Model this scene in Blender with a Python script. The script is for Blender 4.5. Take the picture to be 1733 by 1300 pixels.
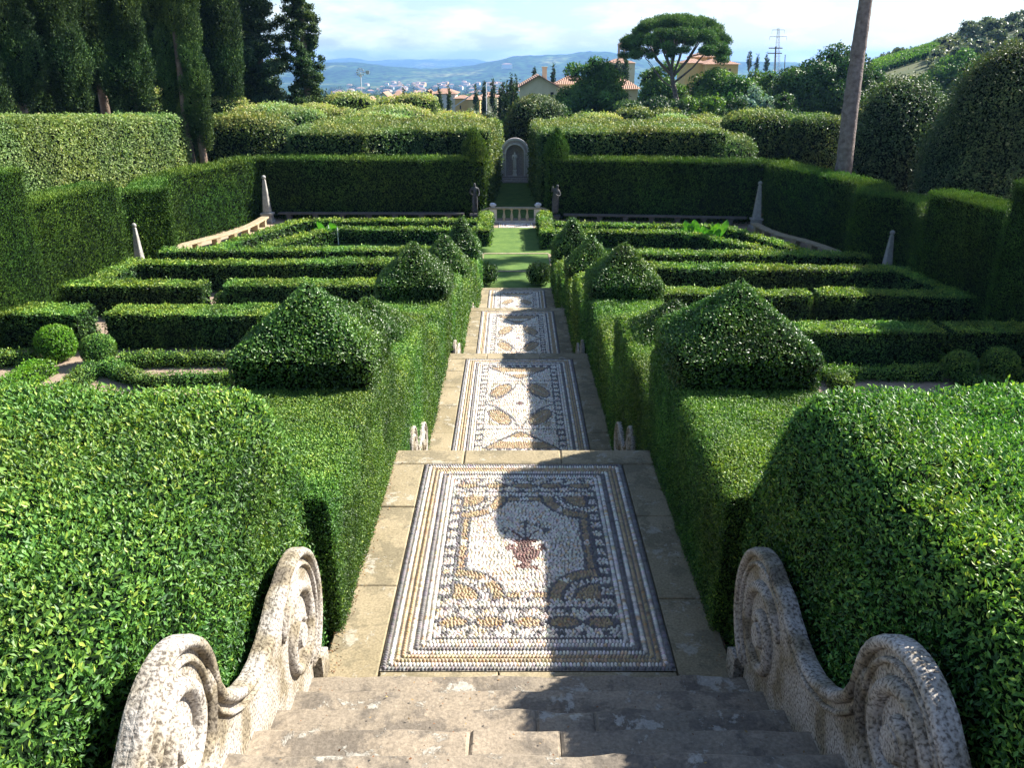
import bpy, bmesh, math, random
import numpy as np
from mathutils import Vector, Matrix

# ------------------------------------------------------------------ camera, light, exposure
R = math.radians
sc = bpy.context.scene
for o in list(bpy.data.objects): bpy.data.objects.remove(o)
COL = sc.collection
PITCH = R(21.46); FPX = 1400.0; CX, CY = 870.0, 650.0; CAMX, CAMZ = -0.085, 8.1
cd = bpy.data.cameras.new('camera'); cam = bpy.data.objects.new('camera', cd); COL.objects.link(cam)
cam.location = (CAMX, 0, CAMZ); cam.rotation_euler = (R(90) - PITCH, 0, 0)
cd.sensor_width = 36; cd.sensor_fit = 'HORIZONTAL'; cd.lens = FPX / 1733 * 36
cd.shift_x = -3.5 / 1733; cd.clip_start = .05; cd.clip_end = 40000
sc.camera = cam
SUN_EL, SUN_AZ = R(39.0), R(66.0)          # azimuth from +Y (away from the camera) towards +X
sd = Vector((math.sin(SUN_AZ) * math.cos(SUN_EL), math.cos(SUN_AZ) * math.cos(SUN_EL), math.sin(SUN_EL)))
sl = bpy.data.lights.new('sun', 'SUN'); sun = bpy.data.objects.new('sun', sl); COL.objects.link(sun)
sl.energy = 5.0; sl.angle = R(.55); sl.color = (1.0, .94, .84)
sun.rotation_euler = (-sd).to_track_quat('-Z', 'Y').to_euler(); sun.location = (60, 40, 60)
W = bpy.data.worlds.new('World'); sc.world = W; W.use_nodes = True
wn, wl = W.node_tree.nodes, W.node_tree.links
for n in list(wn): wn.remove(n)
wout = wn.new('ShaderNodeOutputWorld'); bg = wn.new('ShaderNodeBackground'); sky = wn.new('ShaderNodeTexSky')
sky.sky_type = 'NISHITA'; sky.sun_disc = False; sky.sun_elevation = SUN_EL; sky.sun_rotation = SUN_AZ
sky.dust_density = .8; sky.air_density = 1.0; sky.ozone_density = 2.5; sky.altitude = 100
bg.inputs[1].default_value = .064
tc = wn.new('ShaderNodeTexCoord'); mp = wn.new('ShaderNodeMapping'); mp.inputs['Scale'].default_value = (11, 11, 34)
mp.inputs['Location'].default_value = (3.1, 1.7, .4)
n1 = wn.new('ShaderNodeTexNoise'); n1.inputs['Scale'].default_value = 1.0; n1.inputs['Detail'].default_value = 9; n1.inputs['Roughness'].default_value = .55
cr = wn.new('ShaderNodeValToRGB'); cr.color_ramp.elements[0].position = .49; cr.color_ramp.elements[1].position = .68
sep = wn.new('ShaderNodeSeparateXYZ'); el = wn.new('ShaderNodeMapRange')     # cloud bank thins with height above the horizon
el.inputs[1].default_value = .0; el.inputs[2].default_value = .075; el.inputs[3].default_value = .75; el.inputs[4].default_value = .3
mm = wn.new('ShaderNodeMath'); mm.operation = 'MULTIPLY'
tint = wn.new('ShaderNodeMixRGB'); tint.blend_type = 'MULTIPLY'; tint.inputs[0].default_value = 1; tint.inputs[2].default_value = (.90, .99, 1.10, 1)
mx = wn.new('ShaderNodeMixRGB'); mx.inputs[2].default_value = (8.6, 8.9, 9.3, 1)
wl.new(tc.outputs['Generated'], mp.inputs[0]); wl.new(mp.outputs[0], n1.inputs['Vector']); wl.new(n1.outputs[0], cr.inputs[0])
wl.new(tc.outputs['Generated'], sep.inputs[0]); wl.new(sep.outputs[2], el.inputs[0])
wl.new(cr.outputs[0], mm.inputs[0]); wl.new(el.outputs[0], mm.inputs[1])
hz = wn.new('ShaderNodeMapRange'); hz.inputs[1].default_value = .02; hz.inputs[2].default_value = .30; hz.inputs[3].default_value = 0.95; hz.inputs[4].default_value = 1.0   # bright milky air low down
hs = wn.new('ShaderNodeVectorMath'); hs.operation = 'SCALE'; wl.new(sep.outputs[2], hz.inputs[0]); wl.new(hz.outputs[0], hs.inputs['Scale'])
wl.new(sky.outputs[0], tint.inputs[1]); wl.new(tint.outputs[0], hs.inputs[0]); wl.new(hs.outputs[0], mx.inputs[1]); wl.new(mm.outputs[0], mx.inputs[0])
wl.new(mx.outputs[0], bg.inputs[0]); wl.new(bg.outputs[0], wout.inputs[0])
sc.view_settings.view_transform = 'Standard'; sc.view_settings.look = 'None'
sc.view_settings.exposure = 1.6; sc.view_settings.gamma = 1; sc.view_settings.use_curve_mapping = False
sc.render.engine = 'CYCLES'
sc.cycles.max_bounces = 8; sc.cycles.transparent_max_bounces = 8; sc.cycles.volume_bounces = 0

rng = np.random.default_rng(7); random.seed(7)
cp, sp = math.cos(PITCH), math.sin(PITCH)
# ------------------------------------------------------------------ helpers
def _ray(u, v):
    a = (u - CX) / FPX; b = (v - CY) / FPX
    return a, cp - b * sp, -(b * cp + sp)
def G(u, v, z=0.0):                       # point of the height z seen at u, v
    a, y, w = _ray(u, v); k = (z - CAMZ) / w
    return (k * a + CAMX, k * y)
def D(u, v, d):                           # point at the distance d seen at u, v
    a, y, w = _ray(u, v); k = d / y
    return (k * a + CAMX, d, CAMZ + k * w)
def zc(y, z=0.0): return y * cp + (CAMZ - z) * sp

def tag(o, label=None, cat=None, group=None, kind=None):
    if label: o['label'] = label
    if cat: o['category'] = cat
    if group: o['group'] = group
    if kind: o['kind'] = kind
    return o
def empty(name, loc, label=None, cat=None, group=None):
    o = bpy.data.objects.new(name, None); COL.objects.link(o); o.location = loc; o.empty_display_size = .2
    return tag(o, label, cat, group)
def link(name, me, mats, parent=None):
    o = bpy.data.objects.new(name, me); COL.objects.link(o)
    for m in mats:
        me.materials.append(m)
    if parent is not None: o.parent = parent
    return o
def np_mesh(name, V, quads=None, tris=None, mi=None, rnd=None, smooth=None, col=None):
    me = bpy.data.meshes.new(name)
    V = np.asarray(V, np.float32)
    me.vertices.add(len(V)); me.vertices.foreach_set('co', V.ravel())
    lv = []; tot = []
    if tris is not None and len(tris): lv.append(np.asarray(tris).ravel()); tot.append(np.full(len(tris), 3))
    if quads is not None and len(quads): lv.append(np.asarray(quads).ravel()); tot.append(np.full(len(quads), 4))
    lv = np.concatenate(lv).astype(np.int32); tot = np.concatenate(tot).astype(np.int32)
    st = np.concatenate([[0], np.cumsum(tot)[:-1]]).astype(np.int32)
    me.loops.add(len(lv)); me.loops.foreach_set('vertex_index', lv)
    me.polygons.add(len(tot)); me.polygons.foreach_set('loop_start', st); me.polygons.foreach_set('loop_total', tot)
    if mi is not None: me.polygons.foreach_set('material_index', np.asarray(mi, np.int32))
    me.polygons.foreach_set('use_smooth', np.asarray(smooth if smooth is not None else np.zeros(len(tot)), bool))
    if rnd is not None:
        a = me.attributes.new('rnd', 'FLOAT', 'FACE'); a.data.foreach_set('value', np.asarray(rnd, np.float32))
    if col is not None:
        a = me.attributes.new('pcol', 'FLOAT_COLOR', 'FACE'); a.data.foreach_set('color', np.asarray(col, np.float32).ravel())
    me.update(calc_edges=True)
    return me
def _h(i, j, k, s):
    n = (i * 374761393 + j * 668265263 + k * 2147483647 + s * 974711) & 0xffffffff
    n = ((n ^ (n >> 13)) * 1274126177) & 0xffffffff
    return ((n ^ (n >> 16)) & 0xffff) / 65535.0
def noise(P, scale, seed=0):
    Q = np.asarray(P, float) / scale; I = np.floor(Q).astype(np.int64); f = Q - I; f = f * f * (3 - 2 * f)
    o = np.zeros(len(Q))
    for a in (0, 1):
        for b in (0, 1):
            for c in (0, 1):
                w = (f[:, 0] if a else 1 - f[:, 0]) * (f[:, 1] if b else 1 - f[:, 1]) * (f[:, 2] if c else 1 - f[:, 2])
                o += w * _h(I[:, 0] + a, I[:, 1] + b, I[:, 2] + c, seed)
    return o * 2 - 1
def fbm(P, scale, seed=0): return noise(P, scale, seed) * .6 + noise(P, scale * .45, seed + 5) * .3 + noise(P, scale * .2, seed + 9) * .15

# ------------------------------------------------------------------ materials
def mat(name):
    m = bpy.data.materials.new(name); m.use_nodes = True
    nt = m.node_tree
    for n in list(nt.nodes): nt.nodes.remove(n)
    out = nt.nodes.new('ShaderNodeOutputMaterial')
    b = nt.nodes.new('ShaderNodeBsdfPrincipled'); nt.links.new(b.outputs[0], out.inputs[0])
    return m, nt, b, out
def ramp(nt, pts):
    r = nt.nodes.new('ShaderNodeValToRGB'); e = r.color_ramp.elements
    while len(e) < len(pts): e.new(.5)
    for i, (p, c) in enumerate(pts): e[i].position = p; e[i].color = (*c, 1)
    return r
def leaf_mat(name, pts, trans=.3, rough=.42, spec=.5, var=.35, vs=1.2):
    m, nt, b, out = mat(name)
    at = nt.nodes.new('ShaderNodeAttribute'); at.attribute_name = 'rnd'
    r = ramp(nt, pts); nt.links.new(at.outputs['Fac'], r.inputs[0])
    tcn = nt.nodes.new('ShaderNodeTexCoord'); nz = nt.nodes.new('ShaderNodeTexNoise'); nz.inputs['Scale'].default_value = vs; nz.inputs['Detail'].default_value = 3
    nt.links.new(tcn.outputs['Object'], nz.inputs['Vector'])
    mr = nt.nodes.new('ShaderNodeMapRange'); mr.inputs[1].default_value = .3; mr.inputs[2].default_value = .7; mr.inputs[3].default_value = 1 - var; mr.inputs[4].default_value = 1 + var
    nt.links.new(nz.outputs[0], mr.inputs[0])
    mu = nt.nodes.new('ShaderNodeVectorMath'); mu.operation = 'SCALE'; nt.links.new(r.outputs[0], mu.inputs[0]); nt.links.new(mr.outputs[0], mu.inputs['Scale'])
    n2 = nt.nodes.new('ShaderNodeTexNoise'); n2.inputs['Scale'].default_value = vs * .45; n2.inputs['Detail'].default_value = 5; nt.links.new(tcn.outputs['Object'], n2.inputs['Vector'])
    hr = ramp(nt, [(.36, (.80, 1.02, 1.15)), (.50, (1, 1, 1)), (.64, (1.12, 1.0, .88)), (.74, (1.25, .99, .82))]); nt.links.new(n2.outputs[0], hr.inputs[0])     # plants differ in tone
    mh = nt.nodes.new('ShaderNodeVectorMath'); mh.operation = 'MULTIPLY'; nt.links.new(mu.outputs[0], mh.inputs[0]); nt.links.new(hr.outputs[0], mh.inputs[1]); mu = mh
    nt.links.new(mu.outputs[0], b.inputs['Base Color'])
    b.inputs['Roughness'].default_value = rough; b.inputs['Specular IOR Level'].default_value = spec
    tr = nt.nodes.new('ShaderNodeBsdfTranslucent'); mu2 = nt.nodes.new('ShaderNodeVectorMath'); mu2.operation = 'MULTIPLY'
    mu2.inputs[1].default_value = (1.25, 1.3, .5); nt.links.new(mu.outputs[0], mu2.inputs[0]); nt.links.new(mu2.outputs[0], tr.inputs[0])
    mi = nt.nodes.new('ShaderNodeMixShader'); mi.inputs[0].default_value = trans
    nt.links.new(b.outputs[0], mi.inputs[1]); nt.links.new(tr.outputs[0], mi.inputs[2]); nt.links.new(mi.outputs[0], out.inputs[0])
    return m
def plain(name, c, rough=.8, nscale=None, c2=None, bump=0.0, bscale=None, spec=.3):
    m, nt, b, out = mat(name); b.inputs['Roughness'].default_value = rough; b.inputs['Specular IOR Level'].default_value = spec
    tcn = nt.nodes.new('ShaderNodeTexCoord')
    if c2 is not None:
        nz = nt.nodes.new('ShaderNodeTexNoise'); nz.inputs['Scale'].default_value = nscale or 3; nz.inputs['Detail'].default_value = 8; nz.inputs['Roughness'].default_value = .65
        nt.links.new(tcn.outputs['Object'], nz.inputs['Vector'])
        r = ramp(nt, [(.32, c), (.68, c2)]); nt.links.new(nz.outputs[0], r.inputs[0]); nt.links.new(r.outputs[0], b.inputs['Base Color'])
    else: b.inputs['Base Color'].default_value = (*c, 1)
    if bump:
        nb = nt.nodes.new('ShaderNodeTexNoise'); nb.inputs['Scale'].default_value = bscale or 20; nb.inputs['Detail'].default_value = 6
        nt.links.new(tcn.outputs['Object'], nb.inputs['Vector'])
        bp = nt.nodes.new('ShaderNodeBump'); bp.inputs['Strength'].default_value = bump; bp.inputs['Distance'].default_value = .05
        nt.links.new(nb.outputs[0], bp.inputs['Height']); nt.links.new(bp.outputs[0], b.inputs['Normal'])
    return m
BOX = leaf_mat('boxwood_leaf', [(.0, (.022, .064, .014)), (.45, (.078, .172, .028)), (.8, (.155, .275, .040)), (1., (.33, .43, .065))], .26, .48, .34)
BOXBIG = leaf_mat('large_box_leaf', [(.0, (.024, .076, .018)), (.45, (.080, .195, .034)), (.8, (.165, .305, .048)), (1., (.36, .45, .07))], .27, .46, .36, .25, 1.0)
TOPI = leaf_mat('topiary_leaf', [(.0, (.020, .055, .010)), (.5, (.055, .125, .018)), (.85, (.105, .200, .026)), (1., (.20, .28, .035))], .18, .42, .45)
YEW = leaf_mat('yew_leaf', [(.0, (.018, .048, .007)), (.5, (.058, .124, .014)), (.85, (.102, .190, .022)), (1., (.15, .23, .03))], .12, .6, .2, .3, .5)
YOUNG = leaf_mat('young_yellow_leaf', [(.0, (.05, .16, .015)), (.6, (.12, .30, .02)), (1., (.22, .38, .03))], .35, .4, .4)
CYP = leaf_mat('cypress_leaf', [(.0, (.014, .030, .012)), (.5, (.040, .078, .020)), (.85, (.075, .125, .028)), (1., (.12, .17, .04))], .14, .6, .2, .35, .4)
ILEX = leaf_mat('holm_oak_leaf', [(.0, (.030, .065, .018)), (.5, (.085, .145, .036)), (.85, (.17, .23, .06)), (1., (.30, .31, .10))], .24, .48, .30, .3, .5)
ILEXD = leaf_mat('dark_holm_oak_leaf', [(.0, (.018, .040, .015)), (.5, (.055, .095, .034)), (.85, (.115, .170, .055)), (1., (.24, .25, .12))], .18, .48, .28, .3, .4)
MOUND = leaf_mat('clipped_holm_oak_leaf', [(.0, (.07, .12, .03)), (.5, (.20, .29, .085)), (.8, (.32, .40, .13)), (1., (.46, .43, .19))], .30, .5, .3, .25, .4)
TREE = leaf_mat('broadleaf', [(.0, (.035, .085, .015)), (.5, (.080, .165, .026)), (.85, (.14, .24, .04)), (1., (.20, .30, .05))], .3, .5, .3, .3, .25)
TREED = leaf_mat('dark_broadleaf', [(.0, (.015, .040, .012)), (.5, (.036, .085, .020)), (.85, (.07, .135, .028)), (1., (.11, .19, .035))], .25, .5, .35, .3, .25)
OLIVE = leaf_mat('olive_leaf', [(.0, (.06, .09, .05)), (.5, (.12, .16, .09)), (1., (.22, .26, .15))], .2, .5, .35, .25, .3)
SILVER = leaf_mat('silver_leaf', [(.0, (.07, .12, .09)), (.5, (.15, .22, .17)), (1., (.28, .36, .28))], .25, .5, .35, .25, .4)
PINE = leaf_mat('pine_needle', [(.0, (.03, .075, .016)), (.5, (.08, .17, .03)), (1., (.15, .27, .05))], .15, .55, .3, .25, .3)
LUSH = leaf_mat('lush_leaf', [(.0, (.06, .22, .02)), (1., (.16, .42, .04))], .4, .35, .5, .15, 2)
VINE = leaf_mat('vine_leaf', [(.0, (.07, .17, .02)), (1., (.17, .30, .04))], .35, .5, .3, .2, .1)
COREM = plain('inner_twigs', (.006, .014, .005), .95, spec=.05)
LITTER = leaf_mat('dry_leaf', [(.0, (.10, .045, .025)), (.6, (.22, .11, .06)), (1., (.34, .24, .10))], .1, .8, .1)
CORED = plain('inner_twigs_shade', (.003, .007, .003), .95, spec=.05)  # near-black twigs: shade inside the foliage is put into the colour
BARK = plain('bark_grey', (.10, .075, .055), .95, 3, (.20, .165, .135), .9, 9)
BARKP = plain('pine_bark', (.11, .085, .078), .95, 5, (.27, .225, .205), 1.0, 12)
BARKC = plain('cypress_bark', (.13, .09, .065), .95, 4, (.27, .20, .15), .8, 10)
GRASS = plain('lawn_grass', (.055, .120, .022), .95, 1.6, (.125, .205, .040), .6, 50)
GRAVEL = plain('pink_gravel', (.24, .18, .13), .95, 3, (.38, .29, .22), .5, 120)
EARTH = plain('earth', (.10, .085, .05), .95, .6, (.17, .14, .08), .5, 30)
IRON = plain('dark_bronze_stone', (.014, .014, .015), .55, 9, (.12, .12, .125), .6, 30)
WHITE = plain('weathered_white_marble', (.68, .67, .69), .7, 14, (.85, .84, .85), .4, 30)
PINKST = plain('cream_plaster_post', (.66, .54, .42), .85, 6, (.80, .68, .54), .3, 30)
BAL = plain('ochre_baluster_stone', (.46, .34, .20), .85, 12, (.68, .54, .36), .4, 30)
GREYST = plain('grey_obelisk_stone', (.20, .195, .18), .9, 5, (.40, .385, .35), .5, 25)
BENCHM = plain('lichened_bench_stone', (.26, .205, .12), .9, 5, (.40, .34, .23), .5, 30)
NICHEM = plain('niche_pumice', (.34, .30, .31), .95, 12, (.60, .54, .55), .8, 20)
NICHEL = plain('niche_pale_trim', (.55, .53, .56), .9, 14, (.78, .76, .78), .6, 25)
def stone_mat(name, base, base2, lich, dark, sc_=1.0, bump=.5):
    m, nt, b, out = mat(name); b.inputs['Roughness'].default_value = .9; b.inputs['Specular IOR Level'].default_value = .2
    tcn = nt.nodes.new('ShaderNodeTexCoord'); L = nt.links.new
    def nz(s, d=8, r=.6, w=0):
        n = nt.nodes.new('ShaderNodeTexNoise'); n.inputs['Scale'].default_value = s * sc_; n.inputs['Detail'].default_value = d; n.inputs['Roughness'].default_value = r
        L(tcn.outputs['Object'], n.inputs['Vector']); n.inputs['Distortion'].default_value = w
        return n
    a = nz(1.1); r1 = ramp(nt, [(.35, base), (.62, base2)]); L(a.outputs[0], r1.inputs[0])
    d = nz(3.5, 10, .72, .2); r2 = ramp(nt, [(.50, (0, 0, 0)), (.56, (1, 1, 1))]); L(d.outputs[0], r2.inputs[0])
    mA = nt.nodes.new('ShaderNodeMixRGB'); mA.inputs[2].default_value = (*dark, 1); L(r1.outputs[0], mA.inputs[1])
    k = nt.nodes.new('ShaderNodeMath'); k.operation = 'MULTIPLY'; k.inputs[1].default_value = .62; L(r2.outputs[0], k.inputs[0]); L(k.outputs[0], mA.inputs[0])
    e = nz(5.5, 10, .7, .25); r3 = ramp(nt, [(.575, (0, 0, 0)), (.605, (1, 1, 1))]); L(e.outputs[0], r3.inputs[0])
    mB = nt.nodes.new('ShaderNodeMixRGB'); mB.inputs[2].default_value = (*lich, 1); L(mA.outputs[0], mB.inputs[1])
    k2 = nt.nodes.new('ShaderNodeMath'); k2.operation = 'MULTIPLY'; k2.inputs[1].default_value = .75; L(r3.outputs[0], k2.inputs[0]); L(k2.outputs[0], mB.inputs[0])
    g = nz(60, 3); r4 = ramp(nt, [(.3, (.72, .72, .72)), (.7, (1.2, 1.2, 1.2))]); L(g.outputs[0], r4.inputs[0])
    mC = nt.nodes.new('ShaderNodeMixRGB'); mC.blend_type = 'MULTIPLY'; mC.inputs[0].default_value = 1; L(mB.outputs[0], mC.inputs[1]); L(r4.outputs[0], mC.inputs[2])
    L(mC.outputs[0], b.inputs['Base Color'])
    h = nz(14, 10, .7); h2 = nt.nodes.new('ShaderNodeMath'); h2.operation = 'ADD'; L(h.outputs[0], h2.inputs[0]); L(k2.outputs[0], h2.inputs[1])
    bp = nt.nodes.new('ShaderNodeBump'); bp.inputs['Strength'].default_value = bump; bp.inputs['Distance'].default_value = .02
    L(h2.outputs[0], bp.inputs['Height']); L(bp.outputs[0], b.inputs['Normal'])
    return m
STEP = stone_mat('lichened_sandstone_steps', (.205, .175, .135), (.285, .235, .175), (.40, .38, .33), (.10, .088, .076))
SLAB = stone_mat('path_border_sandstone', (.23, .19, .115), (.32, .265, .17), (.38, .35, .28), (.15, .13, .085), 1.0, .3)
def scroll_mat():
    m, nt, b, out = mat('pitted_scroll_stone'); L = nt.links.new
    b.inputs['Roughness'].default_value = .92; b.inputs['Specular IOR Level'].default_value = .2
    tcn = nt.nodes.new('ShaderNodeTexCoord')
    v = nt.nodes.new('ShaderNodeTexNoise'); v.inputs['Scale'].default_value = 75; v.inputs['Detail'].default_value = 5; L(tcn.outputs['Object'], v.inputs['Vector'])
    r = ramp(nt, [(.38, (.13, .115, .10)), (.47, (.30, .275, .245)), (.62, (.42, .39, .35))]); L(v.outputs[0], r.inputs[0])
    n = nt.nodes.new('ShaderNodeTexNoise'); n.inputs['Scale'].default_value = 4; n.inputs['Detail'].default_value = 8; L(tcn.outputs['Object'], n.inputs['Vector'])
    r2 = ramp(nt, [(.36, (1.18, 1.18, 1.2)), (.5, (1, .98, .94)), (.60, (.66, .60, .46)), (.7, (.40, .37, .32))]); L(n.outputs[0], r2.inputs[0])
    mC = nt.nodes.new('ShaderNodeMixRGB'); mC.blend_type = 'MULTIPLY'; mC.inputs[0].default_value = 1; L(r.outputs[0], mC.inputs[1]); L(r2.outputs[0], mC.inputs[2]); L(mC.outputs[0], b.inputs['Base Color'])
    bp = nt.nodes.new('ShaderNodeBump'); bp.inputs['Strength'].default_value = .8; bp.inputs['Distance'].default_value = .008
    L(v.outputs[0], bp.inputs['Height']); L(bp.outputs[0], b.inputs['Normal'])
    return m
SCROLL = scroll_mat()
def pebble_mat():
    m, nt, b, out = mat('river_pebbles'); L = nt.links.new
    at = nt.nodes.new('ShaderNodeAttribute'); at.attribute_name = 'pcol'
    L(at.outputs['Color'], b.inputs['Base Color']); b.inputs['Roughness'].default_value = .62
    return m
PEB = pebble_mat()
MORTAR = plain('mosaic_mortar', (.17, .15, .125), .95, 9, (.30, .27, .225), .4, 60)
def terrain_mat():
    m, nt, b, out = mat('valley_land'); L = nt.links.new; b.inputs['Roughness'].default_value = 1; b.inputs['Specular IOR Level'].default_value = .05
    tcn = nt.nodes.new('ShaderNodeTexCoord')
    def nz(s, d, w=0):
        n = nt.nodes.new('ShaderNodeTexNoise'); n.inputs['Scale'].default_value = s; n.inputs['Detail'].default_value = d; n.inputs['Distortion'].default_value = w; L(tcn.outputs['Object'], n.inputs['Vector']); return n
    a = nz(.0028, 6, .3); b1 = nz(.03, 8)
    r = ramp(nt, [(.40, (.018, .045, .014)), (.54, (.030, .070, .020)), (.64, (.09, .12, .04)), (.76, (.20, .17, .08))]); L(a.outputs[0], r.inputs[0])
    r2 = ramp(nt, [(.38, (.2, .2, .2)), (.62, (1.7, 1.7, 1.7))]); L(b1.outputs[0], r2.inputs[0])
    mC = nt.nodes.new('ShaderNodeMixRGB'); mC.blend_type = 'MULTIPLY'; mC.inputs[0].default_value = 1; L(r.outputs[0], mC.inputs[1]); L(r2.outputs[0], mC.inputs[2]); L(mC.outputs[0], b.inputs['Base Color'])
    return m
LAND = terrain_mat()
SLOPE = plain('dry_grass_slope', (.055, .085, .030), 1, .05, (.17, .15, .06), 0)
WALLC = plain('cream_wall', (.62, .52, .34), .9, 1, (.70, .60, .42))
WALLY = plain('ochre_wall', (.66, .42, .15), .9, 1, (.74, .50, .20))
WALLW = plain('white_wall', (.70, .66, .58), .9, 1, (.78, .74, .66))
def roof_mat():
    m, nt, b, out = mat('terracotta_tiles'); L = nt.links.new; b.inputs['Roughness'].default_value = .9
    tcn = nt.nodes.new('ShaderNodeTexCoord'); w = nt.nodes.new('ShaderNodeTexWave'); w.bands_direction = 'X'; w.inputs['Scale'].default_value = 1.1; w.inputs['Distortion'].default_value = .4
    L(tcn.outputs['Object'], w.inputs['Vector']); n = nt.nodes.new('ShaderNodeTexNoise'); n.inputs['Scale'].default_value = 2.5; n.inputs['Detail'].default_value = 5; L(tcn.outputs['Object'], n.inputs['Vector'])
    r = ramp(nt, [(.0, (.17, .085, .055)), (.55, (.34, .19, .125)), (1, (.44, .29, .21))]); 
    k = nt.nodes.new('ShaderNodeMath'); k.operation = 'MULTIPLY_ADD'; k.inputs[1].default_value = .5; L(w.outputs[1], k.inputs[0]); 
    k3 = nt.nodes.new('ShaderNodeMath'); k3.operation = 'MULTIPLY'; k3.inputs[1].default_value = .6; L(n.outputs[0], k3.inputs[0]); L(k3.outputs[0], k.inputs[2])
    L(k.outputs[0], r.inputs[0]); L(r.outputs[0], b.inputs['Base Color'])
    bp = nt.nodes.new('ShaderNodeBump'); bp.inputs['Distance'].default_value = .1; L(w.outputs[1], bp.inputs['Height']); L(bp.outputs[0], b.inputs['Normal'])
    return m
ROOF = roof_mat()
WINM = plain('dark_window', (.03, .03, .035), .3)
METAL = plain('galvanised_metal', (.35, .36, .37), .5, 8, (.45, .45, .46))
PALEM = plain('pale_pole_paint', (.62, .63, .64), .5)

# ------------------------------------------------------------------ shape builders (numpy: V, F quads)
def tri_of(F): return np.concatenate([F[:, [0, 1, 2]], F[:, [0, 2, 3]]])
def sweep(path, zfun, section, step=.25, close_caps=True):
    """section: function(i, t) -> (m,2) closed ring of (w, z) ; path: list of (x,y) ; returns V, F"""
    P = [np.array(p, float) for p in path]
    pts = [P[0]]
    for a, b in zip(P[:-1], P[1:]):
        n = max(1, int(round(np.linalg.norm(b - a) / step)))
        for i in range(1, n + 1): pts.append(a + (b - a) * i / n)
    pts = np.array(pts); n = len(pts)
    T = np.zeros_like(pts); T[1:] += pts[1:] - pts[:-1]; T[:-1] += pts[1:] - pts[:-1]
    seg = np.linalg.norm(np.diff(pts, axis=0), axis=1); T /= np.linalg.norm(T, axis=1)[:, None] + 1e-9
    N = np.stack([T[:, 1], -T[:, 0]], 1)         # right hand side
    # mitre scale
    sc_ = np.ones(n)
    for i in range(1, n - 1):
        t0 = pts[i] - pts[i - 1]; t0 /= np.linalg.norm(t0); c = abs(t0[0] * T[i, 0] + t0[1] * T[i, 1]); sc_[i] = 1 / max(c, .6)
    s = np.concatenate([[0], np.cumsum(seg)]); s /= s[-1]
    V = []; 
    for i in range(n):
        S = section(s[i]); 
        V.append(np.column_stack([pts[i, 0] + N[i, 0] * S[:, 0] * sc_[i], pts[i, 1] + N[i, 1] * S[:, 0] * sc_[i], S[:, 1]]))
    m = len(V[0]); rings = V[:]
    if close_caps:
        def cap(r):
            c = r.mean(0); out = []
            for f in (.75, .5, .25, .02): out.append(c + (r - c) * f)
            return out
        rings = cap(V[0])[::-1] + V + cap(V[-1])
    A = np.concatenate(rings); k = len(rings)
    i, j = np.meshgrid(np.arange(k - 1), np.arange(m), indexing='ij'); j2 = (j + 1) % m
    F = np.stack([i * m + j, i * m + j2, (i + 1) * m + j2, (i + 1) * m + j], -1).reshape(-1, 4)
    return A, F
def rrect(w0, w1, z0, z1, r=.06, step=.2):
    c = []
    def seg(a, b):
        n = max(1, int(round(math.dist(a, b) / step)))
        for i in range(n): c.append((a[0] + (b[0] - a[0]) * i / n, a[1] + (b[1] - a[1]) * i / n))
    seg((w0, z0), (w0, z1 - r)); seg((w0, z1 - r), (w0 + r * .35, z1 - r * .35)); seg((w0 + r * .35, z1 - r * .35), (w0 + r, z1))
    seg((w0 + r, z1), (w1 - r, z1)); seg((w1 - r, z1), (w1 - r * .35, z1 - r * .35)); seg((w1 - r * .35, z1 - r * .35), (w1, z1 - r))
    seg((w1, z1 - r), (w1, z0)); seg((w1, z0), (w0, z0))
    return np.array(c)
def lathe(cx, cy, prof, n=40, expo=2.0, sx=1.0, sy=1.0, rot=0.0, cyfun=None):
    """prof: list of (z, r); superellipse cross section"""
    th = np.linspace(0, 2 * np.pi, n, endpoint=False)
    c, s = np.cos(th), np.sin(th); k = (np.abs(c) ** expo + np.abs(s) ** expo) ** (-1 / expo)
    ux, uy = c * k * sx, s * k * sy
    cr_, sr_ = math.cos(rot), math.sin(rot); ux, uy = ux * cr_ - uy * sr_, ux * sr_ + uy * cr_
    A = np.concatenate([np.column_stack([cx + ux * r, cy + uy * r, np.full(n, z)]) for z, r in prof]); k_ = len(prof)
    i, j = np.meshgrid(np.arange(k_ - 1), np.arange(n), indexing='ij'); j2 = (j + 1) % n
    F = np.stack([i * n + j, i * n + j2, (i + 1) * n + j2, (i + 1) * n + j], -1).reshape(-1, 4)
    return A, F
def dens_prof(P, step):
    out = [P[0]]
    for a, b in zip(P[:-1], P[1:]):
        n = max(1, int(math.dist(a, b) / step))
        for i in range(1, n + 1): out.append((a[0] + (b[0] - a[0]) * i / n, a[1] + (b[1] - a[1]) * i / n))
    return out
def merge(parts):
    V = []; F = []; o = 0
    for v, f in parts: V.append(v); F.append(f + o); o += len(v)
    return np.concatenate(V), np.concatenate(F)
def grid_normals(V, T):
    a, b, c = V[T[:, 0]], V[T[:, 1]], V[T[:, 2]]; n = np.cross(b - a, c - a); ar = np.linalg.norm(n, axis=1)
    return n / (ar[:, None] + 1e-12), ar / 2
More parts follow.
